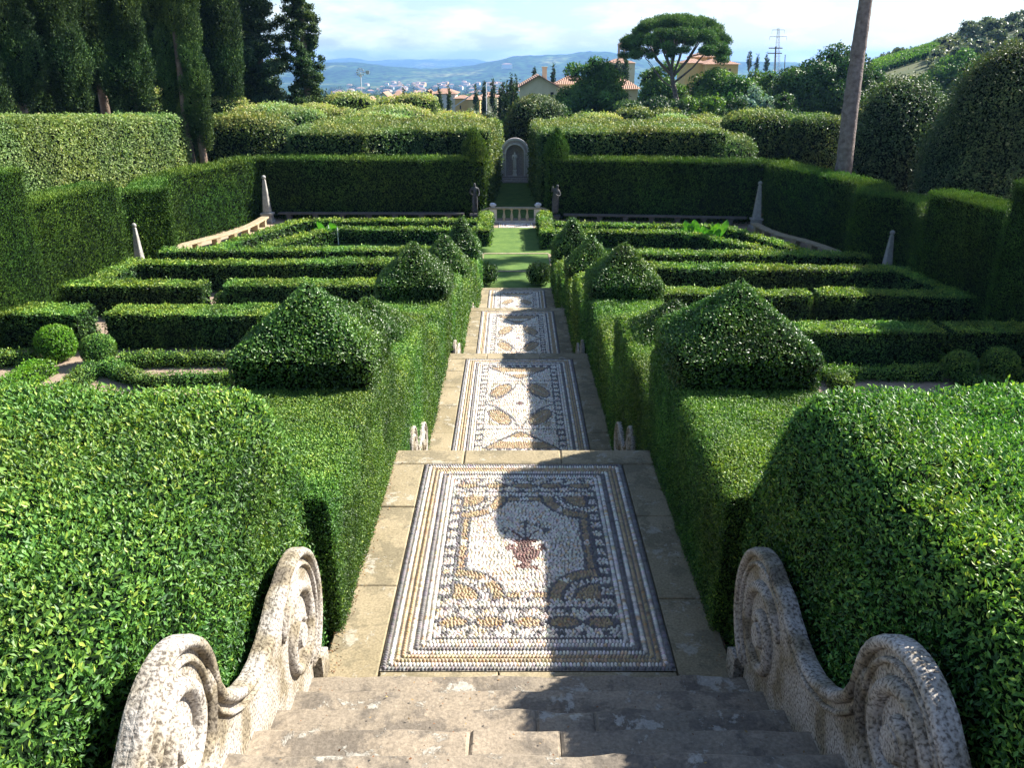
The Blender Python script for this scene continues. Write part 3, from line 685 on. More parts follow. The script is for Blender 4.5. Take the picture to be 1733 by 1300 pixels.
# ------------------------------------------------------------------ scroll balustrades beside the stairs
def scroll(label, xface, side, y_off, z_off, s=1.0, group='stone scroll balustrades beside the stairs', full=True):
    """near stair coordinates, scaled by s about the foot (4.12, 4.65)"""
    F0 = (4.12, 4.65)
    def M(p): return (F0[0] + y_off + (p[0] - F0[0]) * s, F0[1] + z_off + (p[1] - F0[1]) * s)
    th = .055 * s; root = empty('scroll_balustrade', (xface, F0[0] + y_off, F0[1] + z_off), label, 'balustrade', group)
    ox, oy, oz = root.location
    c1, c2, r = (3.60, 5.25), (2.18, 5.92), .46; r2 = .36
    top = [(c1[0] + r * math.cos(a), c1[1] + r * math.sin(a)) for a in np.radians(np.arange(-62, 112, 9))]
    top += [(3.34, 5.675), (3.24, 5.63), (3.13, 5.595), (3.01, 5.58), (2.90, 5.59), (2.79, 5.63), (2.68, 5.70), (2.59, 5.79), (2.55, 5.87)]
    top += [(c2[0] + r2 * math.cos(a), c2[1] + r2 * math.sin(a)) for a in np.radians(np.arange(5, 130, 9))]
    if s == 1: top += [(1.84, 6.10), (1.72, 6.04), (1.56, 6.03), (1.38, 6.09), (1.26, 6.2), (1.14, 6.35), (1.02, 6.45), (.9, 6.48)]; end = [(.9, 5.9), (3.30, 4.72), (3.8, 4.5)]
    else: top += [(c2[0] + r2 * math.cos(a), c2[1] + r2 * math.sin(a)) for a in np.radians(np.arange(135, 200, 9))]; end = [(1.75, 5.45), (3.30, 4.55), (3.8, 4.4)]
    outl = [M(p) for p in top + end]
    def slab(name, pts, x0, x1, bev=.012, m=SCROLL):
        bm = bmesh.new(); vs = [bm.verts.new((x0 - ox, p[0] - oy, p[1] - oz)) for p in pts]; f = bm.faces.new(vs)
        r_ = bmesh.ops.extrude_face_region(bm, geom=[f]); nv = [v for v in r_['geom'] if isinstance(v, bmesh.types.BMVert)]
        for v in nv: v.co.x = x1 - ox
        bmesh.ops.bevel(bm, geom=[e for e in bm.edges if abs(e.verts[0].co.x - e.verts[1].co.x) < 1e-6], offset=bev, segments=2, affect='EDGES', profile=.6)
        return bm_obj(name, bm, m, root)
    xi = xface; xo = xface + side * th
    slab('panel', outl, xi, xo, .012 * s)
    # rim moulding following the upper outline, and an inner thinner one
    def band(name, pts, w, h, off):
        bm = bmesh.new(); P3 = [(xi - ox - side * off, M(p)[0] - oy, M(p)[1] - oz) for p in pts]
        btube(bm, P3, [(h * s * k, w * s * k) if k < 1 else (h * s, w * s) for k in np.clip(np.minimum(np.arange(len(P3)) + 1, len(P3) - np.arange(len(P3))) / 3., .3, 1)], 8, flat=Vector((1, 0, 0)))
        return bm_obj(name, bm, SCROLL, root, smooth=True)
    def inset(pts, d):
        P_ = np.array(pts); t = np.gradient(P_, axis=0); t /= np.linalg.norm(t, axis=1)[:, None]; n = np.column_stack([-t[:, 1], t[:, 0]]); return [tuple(p + n_ * d) for p, n_ in zip(P_, n)]
    def dense(pts, k=3):
        o_ = []
        for a, b in zip(pts[:-1], pts[1:]): o_ += [(a[0] + (b[0] - a[0]) * i / k, a[1] + (b[1] - a[1]) * i / k) for i in range(k)]
        return o_ + [pts[-1]]
    T1 = dense(top, 2)
    band('rim', inset(T1, .024), .026, .034, 0); band('inner_moulding', inset(T1, .085), .013, .022, 0)
    for c, rr in ((c1, .295), (c2, .23)):
        sp_ = []
        for q in np.linspace(0, 1, 46):
            a = math.radians(150 - 500 * q) if c is c1 else math.radians(170 - 480 * q); ra = rr * (1 - .72 * q)
            sp_.append((c[0] + ra * math.cos(a), c[1] + ra * math.sin(a)))
        band('volute', sp_, .034, .042, 0)
        bm = bmesh.new(); cc = M(c)
        bmesh.ops.create_cone(bm, cap_ends=True, segments=24, radius1=.085 * s, radius2=.06 * s, depth=.05 * s, matrix=Matrix.Translation((xi - ox - side * .015, cc[0] - oy, cc[1] - oz)) @ Matrix.Rotation(-side * R(90), 4, 'Y'))
        bm_obj('volute_eye', bm, SCROLL, root, smooth=False)
    # crescent under the second volute and the foot block
    cres = [(c2[0] + .50 * math.cos(a), c2[1] - .02 + .46 * math.sin(a)) for a in np.radians(np.arange(-120, 8, 8))]
    band('crescent', [(c2[0] + (.31 + .0 * i) * math.cos(a), c2[1] + .31 * math.sin(a)) for i, a in enumerate(np.radians(np.arange(-140, 20, 8)))], .03, .028, 0)
    slab('foot_block', [M(p) for p in ((3.90, 4.60), (4.06, 4.60), (4.06, 4.80), (3.99, 4.85), (3.90, 4.85))], xi - side * .03, xo, .01 * s)
    return root
scroll('large pale scroll balustrade in full sun, left of the nearest steps', -1.235, -1, 0, 0)
scroll('large grey scroll balustrade in shade, right of the nearest steps', 1.23, 1, 0, 0)
scroll('sunlit scroll balustrade left of the flight below the vase mosaic', -1.17, -1, 5.2, -1.27, .64)
scroll('shaded scroll balustrade right of the flight below the vase mosaic', 1.17, 1, 5.2, -1.27, .64)
scroll('small pale scroll balustrade left of the third mosaic, far down the path', -1.17, -1, 11.6, -2.42, .64)
scroll('small scroll balustrade right of the third mosaic, far down the path', 1.17, 1, 11.6, -2.42, .64)
scroll('tiny scroll balustrade left of the farthest mosaic', -1.17, -1, 18.1, -3.55, .64)
scroll('tiny scroll balustrade right of the farthest mosaic', 1.17, 1, 18.1, -3.55, .64)

# dry leaves blown against the edges of the paving
def litter():
    n = 2600; i = rng.integers(0, 4, n); t = np.array(TER)[i]; y = t[:, 0] + (t[:, 1] - t[:, 0]) * rng.random(n); s = np.where(rng.random(n) < .72, -1, 1)
    x = s * (1.245 - np.abs(rng.normal(0, .055, n))); z = t[:, 2] + .008
    k = rng.integers(1, 9, 260); x2 = rng.uniform(-1.2, 1.2, 260); y2 = 3.80 - .31 * (k - 1) - rng.uniform(.02, .28, 260); z2 = 4.65 + .168 * k + .010
    P = np.column_stack([np.r_[x, x2], np.r_[y, y2], np.r_[z, z2]]); N = np.tile([0, 0, 1.], (len(P), 1))
    V, F = leaves(P, N, .014, .55, .8, 0, .15); o = link('fallen_leaves', np_mesh('fallen_leaves', V, quads=F, rnd=rng.random(len(F)), mi=np.zeros(len(F))), [LITTER]); tag(o, 'small dry brown leaves lying along the edges of the paving and on the steps', 'fallen leaves', kind='stuff')
litter()
# ------------------------------------------------------------------ hedges beside the stairs
def infr(C, N):
    """thin out leaves well outside the picture and behind the viewer"""
    dx = C - CAMP; zcam = dx[:, 1] * cp - dx[:, 2] * sp; u = dx[:, 0] / np.maximum(zcam, .05) * FPX + CX; v = CY - FPX * (dx[:, 2] * cp + dx[:, 1] * sp) / np.maximum(zcam, .05)
    ins = (zcam > .1) & (u > -260) & (u < 1990) & (v > -400) & (v < 1560)
    return np.where(ins, 1.0, .15)
SIDEN = {-1: 'left', 1: 'right'}
def near_big(s, label, zt=6.50, y1=3.95):
    """tall large-leaved hedge flanking the top of the stairs, with a battered inner face"""
    y0 = -1.0; xb, xt, zb = 1.32, 1.47, 5.0
    def sec(t):
        out = []
        def seg(a, b, st=.12):
            n = max(1, int(math.dist(a, b) / st))
            for i in range(n): out.append((a[0] + (b[0] - a[0]) * i / n, a[1] + (b[1] - a[1]) * i / n))
        seg((xb, 3.0), (xb, zb), .4); seg((xb, zb), (xb + .03, zb + .45)); seg((xb + .03, zb + .45), (xt - .06, zt - .16)); seg((xt - .06, zt - .16), (xt + .02, zt - .04)); seg((xt + .02, zt - .04), (xt + .15, zt))
        seg((xt + .15, zt), (7.5, zt + .03), .2); seg((7.5, zt), (7.5, 3.0), .5); seg((7.5, 3.0), (xb, 3.0), .6)
        return np.array(out) * [s, 1]
    V, F = sweep([(0, y0), (0, y1)], None, sec, .12)
    k = np.clip((V[:, 1] - 2.6) / 1.5, 0, 1); V[:, 1] += k * np.clip(zt - V[:, 2], 0, 1.6) * .62 * np.clip(1 - (np.abs(V[:, 0]) - 1.9) / 1.5, 0, 1)
    lm = BOXBIG
    o = foliage('clipped_hedge', (V, F), .025, lm, amp=.05, nsc=.5, cov=1.5, zmin=4.6, tips=.35, bias=-.10, side=.8, depth=1.1, keep=infr, wl=.46, spread=.75, along=.5, up=.3, sprigs=26, seed=3 + s)
    return tag(o, label, 'hedge', 'large-leaved hedges flanking the top of the stairs')
near_big(-1, 'big coarse-leaved hedge filling the left foreground, behind the sunlit scroll', 6.46, 4.05)
near_big(1, 'big coarse-leaved hedge filling the right foreground, half shaded and half sunlit')
def xs(s, a, b): return (a, b) if s > 0 else (-b, -a)
LBL = {-1: 'sunlit', 1: 'shaded'}
SEG = [   # y0, y1, top, ground of the path beside, label
    (4.38, 7.30, 5.63, 4.62, 'hedge beside the vase mosaic, flat clipped top'),
    (7.30, 10.10, 5.10, 3.35, 'raised hedge block beside the first flight below the vase mosaic'),
    (10.10, 14.55, 4.36, 3.35, 'hedge beside the second mosaic, lower flat top'),
    (14.55, 17.3, 3.85, 2.2, 'raised hedge block beside the flight above the third mosaic'),
    (17.3, 20.6, 3.20, 2.2, 'hedge beside the third mosaic'),
    (20.6, 23.3, 2.75, 1.0, 'raised hedge block beside the flight above the farthest mosaic'),
    (23.3, 27.3, 2.10, 0.9, 'hedge beside the farthest mosaic, ending at the lawn')]
for s in (-1, 1):
    for y0, y1, zt, zg, lb in SEG:
        a, b = xs(s, 1.20, 2.38)
        L0 = .017
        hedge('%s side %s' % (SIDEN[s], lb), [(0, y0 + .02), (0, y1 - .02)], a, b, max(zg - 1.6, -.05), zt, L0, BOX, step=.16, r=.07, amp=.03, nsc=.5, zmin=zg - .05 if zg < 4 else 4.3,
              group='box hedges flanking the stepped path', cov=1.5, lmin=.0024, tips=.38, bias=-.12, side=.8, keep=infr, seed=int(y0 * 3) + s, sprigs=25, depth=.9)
PYR = [(6.68, 5.60, .28, 6.38, .59, 'largest pyramid of clipped box, nearest the viewer'), (13.9, 4.33, .26, 5.22, .62, 'second large pyramid of clipped box, beside the second mosaic'),
       (19.95, 3.17, .24, 4.12, .60, 'third large pyramid of clipped box, beside the third mosaic'), (26.65, 2.07, .36, 3.40, .60, 'farthest pyramid of clipped box, tall and steep, by the lawn')]
SML = [(9.35, 5.02, .06, 5.50, .50, 'small pyramid of clipped box just behind the largest one'), (16.4, 3.78, .05, 4.22, .48, 'small pyramid of clipped box behind the second large one')]
for s in (-1, 1):
    for y, z0, dv, za, hw, lb in PYR + SML:
        sm = hw < .55
        prof = dens_prof([(z0, hw * .98), (z0 + dv, hw), (z0 + dv + .04, hw * .94), (z0 + dv + (za - z0 - dv) * .5, hw * .49), (za - .07, hw * .15), (za - .02, hw * .06), (za, .015)], .05)
        o = foliage('pyramid_topiary', lathe(s * 1.79, y, prof, 48, 14), .026, TOPI, core=CORED, amp=.022, nsc=.5, cov=1.4, lmin=.0026, tips=.25, bias=-.06, side=.75, depth=.7, seed=int(y * 5) + s, wl=.5, up=.3, sprigs=10)
        tag(o, '%s side %s' % (SIDEN[s], lb), 'topiary', 'pyramids of clipped box along the path')
# ball topiaries at the foot of the path and in the parterre
def ball_px(u, v, rpx, label, lm=BOX, z0=0.0, **kw):
    x, y = G(u, v + rpx * .92, z0); r = rpx * zc(y, z0) / FPX
    return ball(label, x, y + r * .6, r, z0, lm, group='box balls in the parterre', **kw)
BALLS = [(90, 587, 31, 'bright yellow-green ball in the left foreground beds', YOUNG), (163, 597, 27, 'dark green ball right of the yellow-green one', BOX), (50, 509, 20, 'ball in front of the left end of the second parterre hedge', BOX),
         (318, 513, 17, 'ball left of the opening in the second left parterre hedge', BOX), (380, 515, 18, 'ball right of the opening in the second left parterre hedge', BOX), (243, 473, 13, 'small ball at the left end of the long far hedge', BOX),
         (450, 471, 14, 'left one of two small balls peeping over the second left hedge', BOX), (487, 472, 13, 'right one of two small balls peeping over the second left hedge', BOX),
         (1385, 530, 17, 'ball left of the gap, before the second right parterre hedge', BOX), (1437, 531, 17, 'ball just right of the gap, before the second right parterre hedge', BOX), (1705, 534, 18, 'shaded ball near the right picture edge', BOX),
         (1627, 626, 27, 'left of the two big balls in the right foreground beds', BOX), (1697, 621, 28, 'right of the two big balls in the right foreground beds', BOX), (1295, 483, 12, 'small ball peeping over behind the large right pyramid', BOX),
         (1503, 486, 13, 'small shaded ball before the long far right hedge', BOX), (913, 467, 20, 'ball at the right foot of the path, by the lawn', TOPI), (822, 467, 20, 'ball at the left foot of the path, by the lawn', TOPI)]
for u, v, r, lb, lm in BALLS: ball_px(u, v, r, lb, lm)

# ------------------------------------------------------------------ parterre hedges
def row(label, pts, w0, w1, z1=1.1, **kw):
    kw.setdefault('sprigs', 7); kw.setdefault('lm', BOX)
    return hedge(label, pts, w0, w1, -.03, z1, .03, step=.3, r=.05, amp=.06, nsc=1.3, core=CORED, group=kw.pop('group', 'straight parterre hedges'), keep=infr, tips=.62, bias=-.30, side=.6, depth=.6, inset=1.8, cov=1.4, **kw)  # dark bias, pale tops: shaded fronts and lit tops put into leaf colour
row('front left parterre hedge, from the picture edge to the gap above the balls', [(-19, 23.36), (-12.98, 23.36)], -1.25, 0, seed=1)
row('front left parterre hedge running behind the largest left pyramid', [(-12.2, 23.36), (-2.5, 23.36)], -1.2, 0, seed=2)
row('second left parterre hedge, left of its opening', [(-16.1, 26.69), (-10.46, 26.69)], -.92, 0, seed=3)
row('second left parterre hedge, right of its opening', [(-9.75, 26.69), (-2.5, 26.69)], -.92, 0, seed=4)
row('short hedge coming forward at the left end of the second row', [(-16.5, 27.5), (-17.0, 25.2)], -.4, .4, seed=5)
row('long third left parterre hedge with a deep shaded front', [(-13.84, 29.82), (-2.5, 29.82)], -.87, 0, seed=6)
row('short bright hedge turning forward at the left end of the third row', [(-14.2, 30.6), (-14.45, 27.2)], -.38, .38, seed=7, lm=BOX)
row('fourth left parterre hedge, in front of the curved bench and obelisk', [(-14.5, 32.94), (-2.3, 32.94)], -.8, 0, .9, seed=8)
row('front right parterre hedge, between the largest right pyramid and the gap', [(2.6, 21.75), (11.81, 21.67)], -1.05, 0, seed=9)
row('front right parterre hedge, from the gap to the picture edge', [(12.08, 21.67), (19, 21.5)], -1.05, 0, seed=10)
row('second right parterre hedge, left of the gap', [(2.6, 25.75), (9.44, 25.51)], -.85, 0, seed=11)
row('second right parterre hedge, right of the gap', [(9.68, 25.51), (17.0, 25.1)], -.85, 0, seed=12)
row('long third right parterre hedge, half in shade', [(2.6, 29.35), (13.7, 28.65)], -.95, 0, seed=13)
row('short shaded hedge turning forward at the right end of the third row', [(13.75, 29.3), (14.4, 25.4)], -.4, .4, seed=14)
row('fourth right parterre hedge, in front of the shaded bench', [(2.4, 32.55), (13.9, 31.8)], -.85, 0, .9, seed=15)
g2 = 'angled inner parterre hedges'
row('outer angled hedge of the far left parterre, bordering the bench walk', [(-12.75, 34.4), (-10.9, 40.3), (-10.3, 41.0), (-1.9, 40.8)], -.33, .33, .7, seed=16, group=g2)
row('inner angled hedge of the far left parterre, by the pond plants', [(-10.7, 34.6), (-9.2, 38.0), (-8.4, 38.9), (-1.9, 38.6)], -.33, .33, .7, seed=17, group=g2)
row('outer angled hedge of the far right parterre', [(1.9, 40.05), (9.3, 39.5), (10.1, 38.9), (12.3, 33.3)], -.33, .33, .7, seed=18, group=g2)
row('inner angled hedge of the far right parterre, behind the lush leaves', [(1.9, 38.2), (7.6, 38.0), (8.6, 36.9), (10.6, 34.2)], -.33, .33, .7, seed=19, group=g2)
row('short hedge block left of the far lawn path', [(-1.5, 38.0), (-1.5, 42.9)], -.33, .33, .78, seed=20, group=g2)
row('short hedge block right of the far lawn path', [(1.45, 37.4), (1.45, 42.6)], -.33, .33, .78, seed=21, group=g2)
def low(label, px, w=.24, z=.34, lm=BOX, **kw):
    pts = [G(u, v, z * .8) for u, v in px]
    return hedge(label, pts, -w, w, 0, z, .03, step=.2, r=.08, amp=.06, nsc=.4, lm=lm, group='low hedges of the gravel beds', keep=infr, tips=.25, depth=1.2, cov=1.0, sprigs=12, **kw)
low('low hedge at the far left picture edge', [(-60, 606), (55, 601)])
low('wide bright yellow-green low hedge running towards the viewer', [(-5, 660), (72, 614)], .36, .36, YOUNG)
low('thin low diagonal hedge left of the gravel', [(105, 655), (160, 618)], .2)
low('low hedge bending from the dark ball to the right', [(176, 615), (250, 640), (315, 636), (395, 633), (440, 640)])
low('straight low hedge behind the bending one', [(205, 604), (420, 602)])
low('low hedge right of the largest right pyramid', [(1380, 626), (1592, 626)])
low('short diagonal low hedge beside the largest right pyramid', [(1405, 622), (1432, 650)])
low('low hedge between the two big right balls', [(1632, 642), (1665, 640), (1690, 650)])
low('low hedge at the right picture edge', [(1712, 632), (1790, 628)])
low('low shaded hedge between the right parterre rows', [(1400, 541), (1700, 543)], .24, .3)
low('short sunlit low hedge left of the right balls', [(1320, 538), (1365, 537)], .24, .3)

# ------------------------------------------------------------------ tall clipped yew hedges of the exedra
def yew(label, pts, w0, w1, z1, z1b=None, grp='tall clipped cypress hedges enclosing the garden', **kw):
    return hedge(label, pts, w0, w1, -.05, z1, .04, YEW, step=.4, r=.05, z1b=z1b, amp=.035, nsc=1.4, core=kw.pop('core', CORED), group=grp, keep=infr, tips=.5, bias=-.14, side=.62, depth=1.0, inset=2.2, cov=1.7, wl=.34, spread=.55, along=.35, up=.8, lmin=.0030, **kw)
yew('tall dark back hedge left of the passage, behind the left statue', [(-13.8, 45.2), (-1.62, 45.0)], -1.3, 0, 3.15, seed=31)
yew('tall dark back hedge right of the passage, behind the right statue', [(1.63, 45.0), (12.9, 43.7)], -1.3, 0, 3.15, seed=32)
yew('curved left side hedge behind the sunlit bench', [(-13.75, 45.9), (-14.0, 43.6), (-14.5, 42.0), (-15.0, 40.6), (-15.5, 39.2), (-15.6, 37.8), (-15.2, 36.2), (-14.7, 35.0), (-14.15, 34.3)], 0, 1.3, 3.15, seed=33)
yew('left side hedge just behind the near left obelisk, lowest step', [(-14.3, 34.25), (-15.5, 33.0), (-15.4, 31.7), (-14.78, 30.65)], 0, 1.3, 3.15, seed=34)
yew('left side hedge with a step up, in the middle', [(-14.5, 30.6), (-15.3, 25.75)], 0, 1.3, 3.9, seed=35)
yew('left side hedge, highest step at the picture edge', [(-14.9, 25.65), (-16.0, 18.6)], 0, 1.4, 5.0, seed=36)
yew('curved right side hedge behind the shaded bench', [(12.95, 44.3), (12.9, 42.2), (13.6, 40.1), (14.2, 38.0), (14.5, 36.5), (14.3, 35.0), (13.7, 33.9), (13.4, 33.2)], -1.3, 0, 3.15, seed=37)
yew('right side hedge just behind the near right obelisk, lowest step', [(13.5, 33.15), (14.75, 32.0), (14.7, 30.6), (13.96, 28.6)], -1.3, 0, 3.15, seed=38)
yew('right side hedge with a step up, in the middle', [(13.96, 28.55), (14.53, 24.3)], -1.3, 0, 3.9, seed=39)
yew('right side hedge, highest step at the picture edge', [(14.2, 24.2), (15.0, 17.5)], -1.4, 0, 4.85, seed=40)
for u, lb in ((803, 'bud-shaped clipped finial on the end of the left back hedge'), (942, 'bud-shaped clipped finial on the end of the right back hedge')):
    x, y, z = D(u, 270, 45.65)
    prof = dens_prof([(3.05, .52), (3.3, .62), (3.6, .64), (4.0, .50), (4.4, .28), (4.72, .07), (4.78, .01)], .1)
    tag(foliage('finial_topiary', lathe(x, y, prof, 30), .04, YEW, core=CORED, amp=.02, cov=1.8, wl=.34, up=.8, spread=.5, along=.3), lb, 'topiary', 'bud-shaped finials on the back hedge')

# ------------------------------------------------------------------ holm oak hedges and mounds of the grove behind
def ilex(label, shapes, lm=ILEX, grp='clipped holm oak hedges of the grove', name='clipped_hedge', cat='hedge', **kw):
    kw.setdefault('tips', .42); kw.setdefault('side', .7); kw.setdefault('amp', .10)
    o = foliage(name, merge(shapes), .07, lm, core=CORED, nsc=1.0, cov=1.4, lmin=.0030, depth=1.1, inset=1.3, keep=infr, wl=.5, up=.3, **kw)
    return tag(o, label, cat, grp)
def secv(x0, x1, x0b, x1b, z0, z1, z1b):
    return lambda t: rrect(x0 + (x0b - x0) * t, x1 + (x1b - x1) * t, z0, z1 + (z1b - z1) * t, .12, .45)
ilex('holm oak hedge block left of the narrow grove walk, lit on its inner side', [sweep([(0, 48.2), (0, 58.5)], None, secv(-8.0, -1.42, -8.0, -1.02, 0, 4.40, 4.25), .45), sweep([(0, 46.6), (0, 58)], None, secv(-12.3, -8.1, -12.3, -8.1, 0, 4.35, 4.5), .45),
      sweep([(-8.3, 46.7), (-5.0, 48.5)], None, lambda t: rrect(-1.2, 0, 0, 4.38, .12, .4), .4)], seed=51)
ilex('holm oak hedge block right of the narrow grove walk, dark front', [sweep([(0, 47.0), (0, 58.5)], None, secv(1.38, 11.6, 1.02, 11.6, 0, 4.42, 4.2), .45), lathe(11.6, 49.2, dens_prof([(0, 2.1), (3.4, 2.15), (3.9, 1.8), (4.1, .9), (4.12, .1)], .4), 30)], seed=52)
# big pale hedge behind the left yew steps
ilex('long pale sunlit holm oak hedge behind the left side hedge', [sweep([(-17.6, 46.5), (-18.6, 21.0)], None, lambda t: rrect(0, 2.6, 0, 5.25 + 1.4 * t, .15, .45), .45)], MOUND, seed=53, tips=.1)
def mound(label, u, v, wpx, d, h=2.2, lm=MOUND, sy=1.0, z0=None, **kw):
    x, y, z = D(u, v, d); rx = wpx / 2 * 1.02 * zc(d, z) / FPX; z0 = z - h if z0 is None else z0
    hh = z - z0; dm = min(.5, .34 * rx / hh)
    prof = [(z0, rx * .95), (z0 + hh * .3, rx * 1.0), (z + (-dm) * hh, rx * .96)] + [(z - dm * hh * (1 - math.sin(a)), rx * max(.02, math.cos(a)) ** .8 * .96) for a in np.linspace(.15, 1.55, 9)]
    return ilex(label, [lathe(x, y, dens_prof(prof, .45), 34, 2.2, 1, sy)], lm, 'clipped holm oak mounds of the grove', 'clipped_mound', 'mound', **kw)
MND = [  # u, v top, width, distance, label, kind
    (240, 152, 95, 56, 'sunlit mound left of the twin-stemmed cypress', MOUND, 3.5), (377, 166, 85, 60, 'tall mound just right of the twin-stemmed cypress', MOUND, 4.5),
    (415, 196, 170, 50, 'broad dark-fronted mound behind the left corner of the back hedge', ILEX, 5.0), (452, 180, 130, 58, 'long flat mound below the big dark cypress', MOUND, 4.0), (505, 187, 95, 56, 'small mound between two long flat ones', MOUND, 4.0),
    (530, 180, 90, 63, 'mound below the right edge of the cypresses', MOUND, 4.0), (591, 162, 82, 70, 'round mound below the wind pump', MOUND, 4.5), (657, 171, 48, 72, 'smallest round mound in front of the village', MOUND, 4.0),
    (703, 162, 78, 68, 'high round mound in front of the white house', MOUND, 4.5), (576, 189, 75, 62, 'low mound in front of the round one', MOUND, 4.0), (668, 184, 140, 63, 'wide low mound in the middle of the grove', MOUND, 4.0),
    (630, 199, 190, 60, 'widest low mound along the back of the left block', MOUND, 3.0), (770, 199, 120, 62, 'low mound left of the grove walk', MOUND, 4.0), (740, 192, 60, 70, 'little low mound near the leaning pole', MOUND, 4.0),
    (1006, 196, 100, 62, 'low mound right of the domed tree', MOUND, 3.5), (1074, 187, 66, 70, 'double rounded mound left of the umbrella pine trunk', ILEX, 4.0), (1126, 187, 56, 72, 'rounded mound at the foot of the umbrella pine', ILEX, 4.0),
    (1137, 199, 60, 64, 'small low mound below the umbrella pine', MOUND, 3.5), (1188, 198, 52, 68, 'small dark mound right of the umbrella pine trunk', ILEX, 3.5), (1287, 192, 122, 52, 'broad mound with a yellowish crown, dark front', ILEX, 5.2),
    (1387, 198, 96, 50, 'mound left of the leaning pine trunk', ILEX, 5.4), (1215, 206, 120, 58, 'low flat mound behind the right block', MOUND, 3.0), (1470, 190, 90, 52, 'mound right of the leaning pine trunk', ILEX, 5.0)]
for q, (u, v, w, d, lb, lm, h) in enumerate(MND): mound(lb, u, v - 3, w, d, h, lm, sy=.8, seed=60 + q, bias=-.14, amp=.13, tips=.62)  # side shade put into the leaf colour by bias, lit crowns by tips
x, y, z = D(908, 163, 62.5)
prof = dens_prof([(0, 2.0), (2.5, 2.15), (z - 1.6, 2.1), (z - .9, 1.85), (z - .35, 1.25), (z - .08, .5), (z, .05)], .4)
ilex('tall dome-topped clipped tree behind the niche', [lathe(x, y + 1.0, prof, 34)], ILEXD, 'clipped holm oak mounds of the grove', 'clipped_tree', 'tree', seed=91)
for q, (u0, v0, u1, v1, lb) in enumerate(((-30, 0, 0, 0, ''),)): pass
# low canopy that joins the mounds
ilex('level clipped canopy of the left half of the grove', [sweep([(-7, 58.5), (-7, 74)], None, lambda t: rrect(-9.5, 5.8, 0, 3.3, .5, .9), .9)], MOUND, seed=92, amp=.25)
ilex('level clipped canopy of the right half of the grove', [sweep([(9, 58.5), (9, 70)], None, lambda t: rrect(-7.8, 11, 0, 3.3, .5, .9), .9)], MOUND, seed=93, amp=.25)
# the large rounded evergreens at the right edge
def bigbush(label, parts_, lm=ILEXD, seed=0, name='holm_oak', cat='tree'):
    root = None; shapes = []
    for (u, v, wpx, d, z0) in parts_:
        x, y, z = D(u, v, d); rx = wpx / 2 * zc(d, z) / FPX; hh = z - z0
        prof = [(z0, rx * .75), (z0 + hh * .15, rx * .92), (z0 + hh * .35, rx)] + [(z0 + hh * (.35 + .65 * math.sin(a)), rx * max(.02, math.cos(a)) ** .9) for a in np.linspace(.12, 1.55, 10)]
        shapes.append(lathe(x, y + rx * .3, dens_prof(prof, .4), 40, 2.2))
    o = foliage(name, merge(shapes), .08, lm, core=CORED, amp=.35, nsc=1.6, cov=1.7, lmin=.0034, depth=3.2, tips=.3, keep=infr, seed=seed, spread=1.0, holes=.06)
    return tag(o, label, cat, 'large rounded evergreens on the right')
bigbush('large rounded holm oak just right of the leaning pine trunk', [(1552, 138, 185, 42, 0), (1490, 235, 60, 42, 0)], seed=101)
bigbush('largest holm oak, rising at the right picture edge', [(1750, 75, 250, 34, 0), (1670, 160, 110, 35, 0)], seed=102)
# ------------------------------------------------------------------ stone furniture of the garden
def obelisk(label, x, y, H):
    root = empty('obelisk', (x, y, 0), label, 'obelisk', 'stone obelisks with ball finials')
    s = H / 2.45
    bm = bmesh.new(); blathe(bm, 0, 0, [(0, .27 * s * 1.2), (.12 * s, .27 * s * 1.2), (.14 * s, .22 * s * 1.2), (.42 * s, .21 * s * 1.2), (.44 * s, .27 * s * 1.2), (.52 * s, .27 * s * 1.2), (.54 * s, .20 * s * 1.2)], 28, 12); bm_obj('pedestal', bm, GREYST, root)
    bm = bmesh.new(); blathe(bm, 0, 0, [(.54 * s, .205 * s), (.60 * s, .20 * s), (2.22 * s, .075 * s), (2.26 * s, .05 * s)], 28, 12); bm_obj('shaft', bm, GREYST, root)
    bm = bmesh.new(); blathe(bm, 0, 0, [(2.25 * s + .11 * s * (1 - math.cos(a)), max(.004, .11 * s * math.sin(a))) for a in np.linspace(.05, math.pi - .02, 12)], 18); bm_obj('finial_ball', bm, GREYST, root, smooth=True)
    return root
obelisk('far left obelisk in the corner by the sunlit bench', -13.15, 44.1, 2.45)
obelisk('far right obelisk in the shaded corner of the back hedge', 12.35, 42.6, 2.35)
x, y, z = D(226, 378, 32.6); obelisk('near left obelisk against the sunlit side hedge, half hidden by box', x, y, z)
x, y, z = D(1511, 390, 31.0); obelisk('near right obelisk against the dark side hedge, half hidden by box', x, y, z)
SHADEB = plain('shaded_bench_stone', (.07, .062, .055), .95, 4, (.13, .12, .11), .5, 30)  # bench stone with the back hedge's shade put into its colour
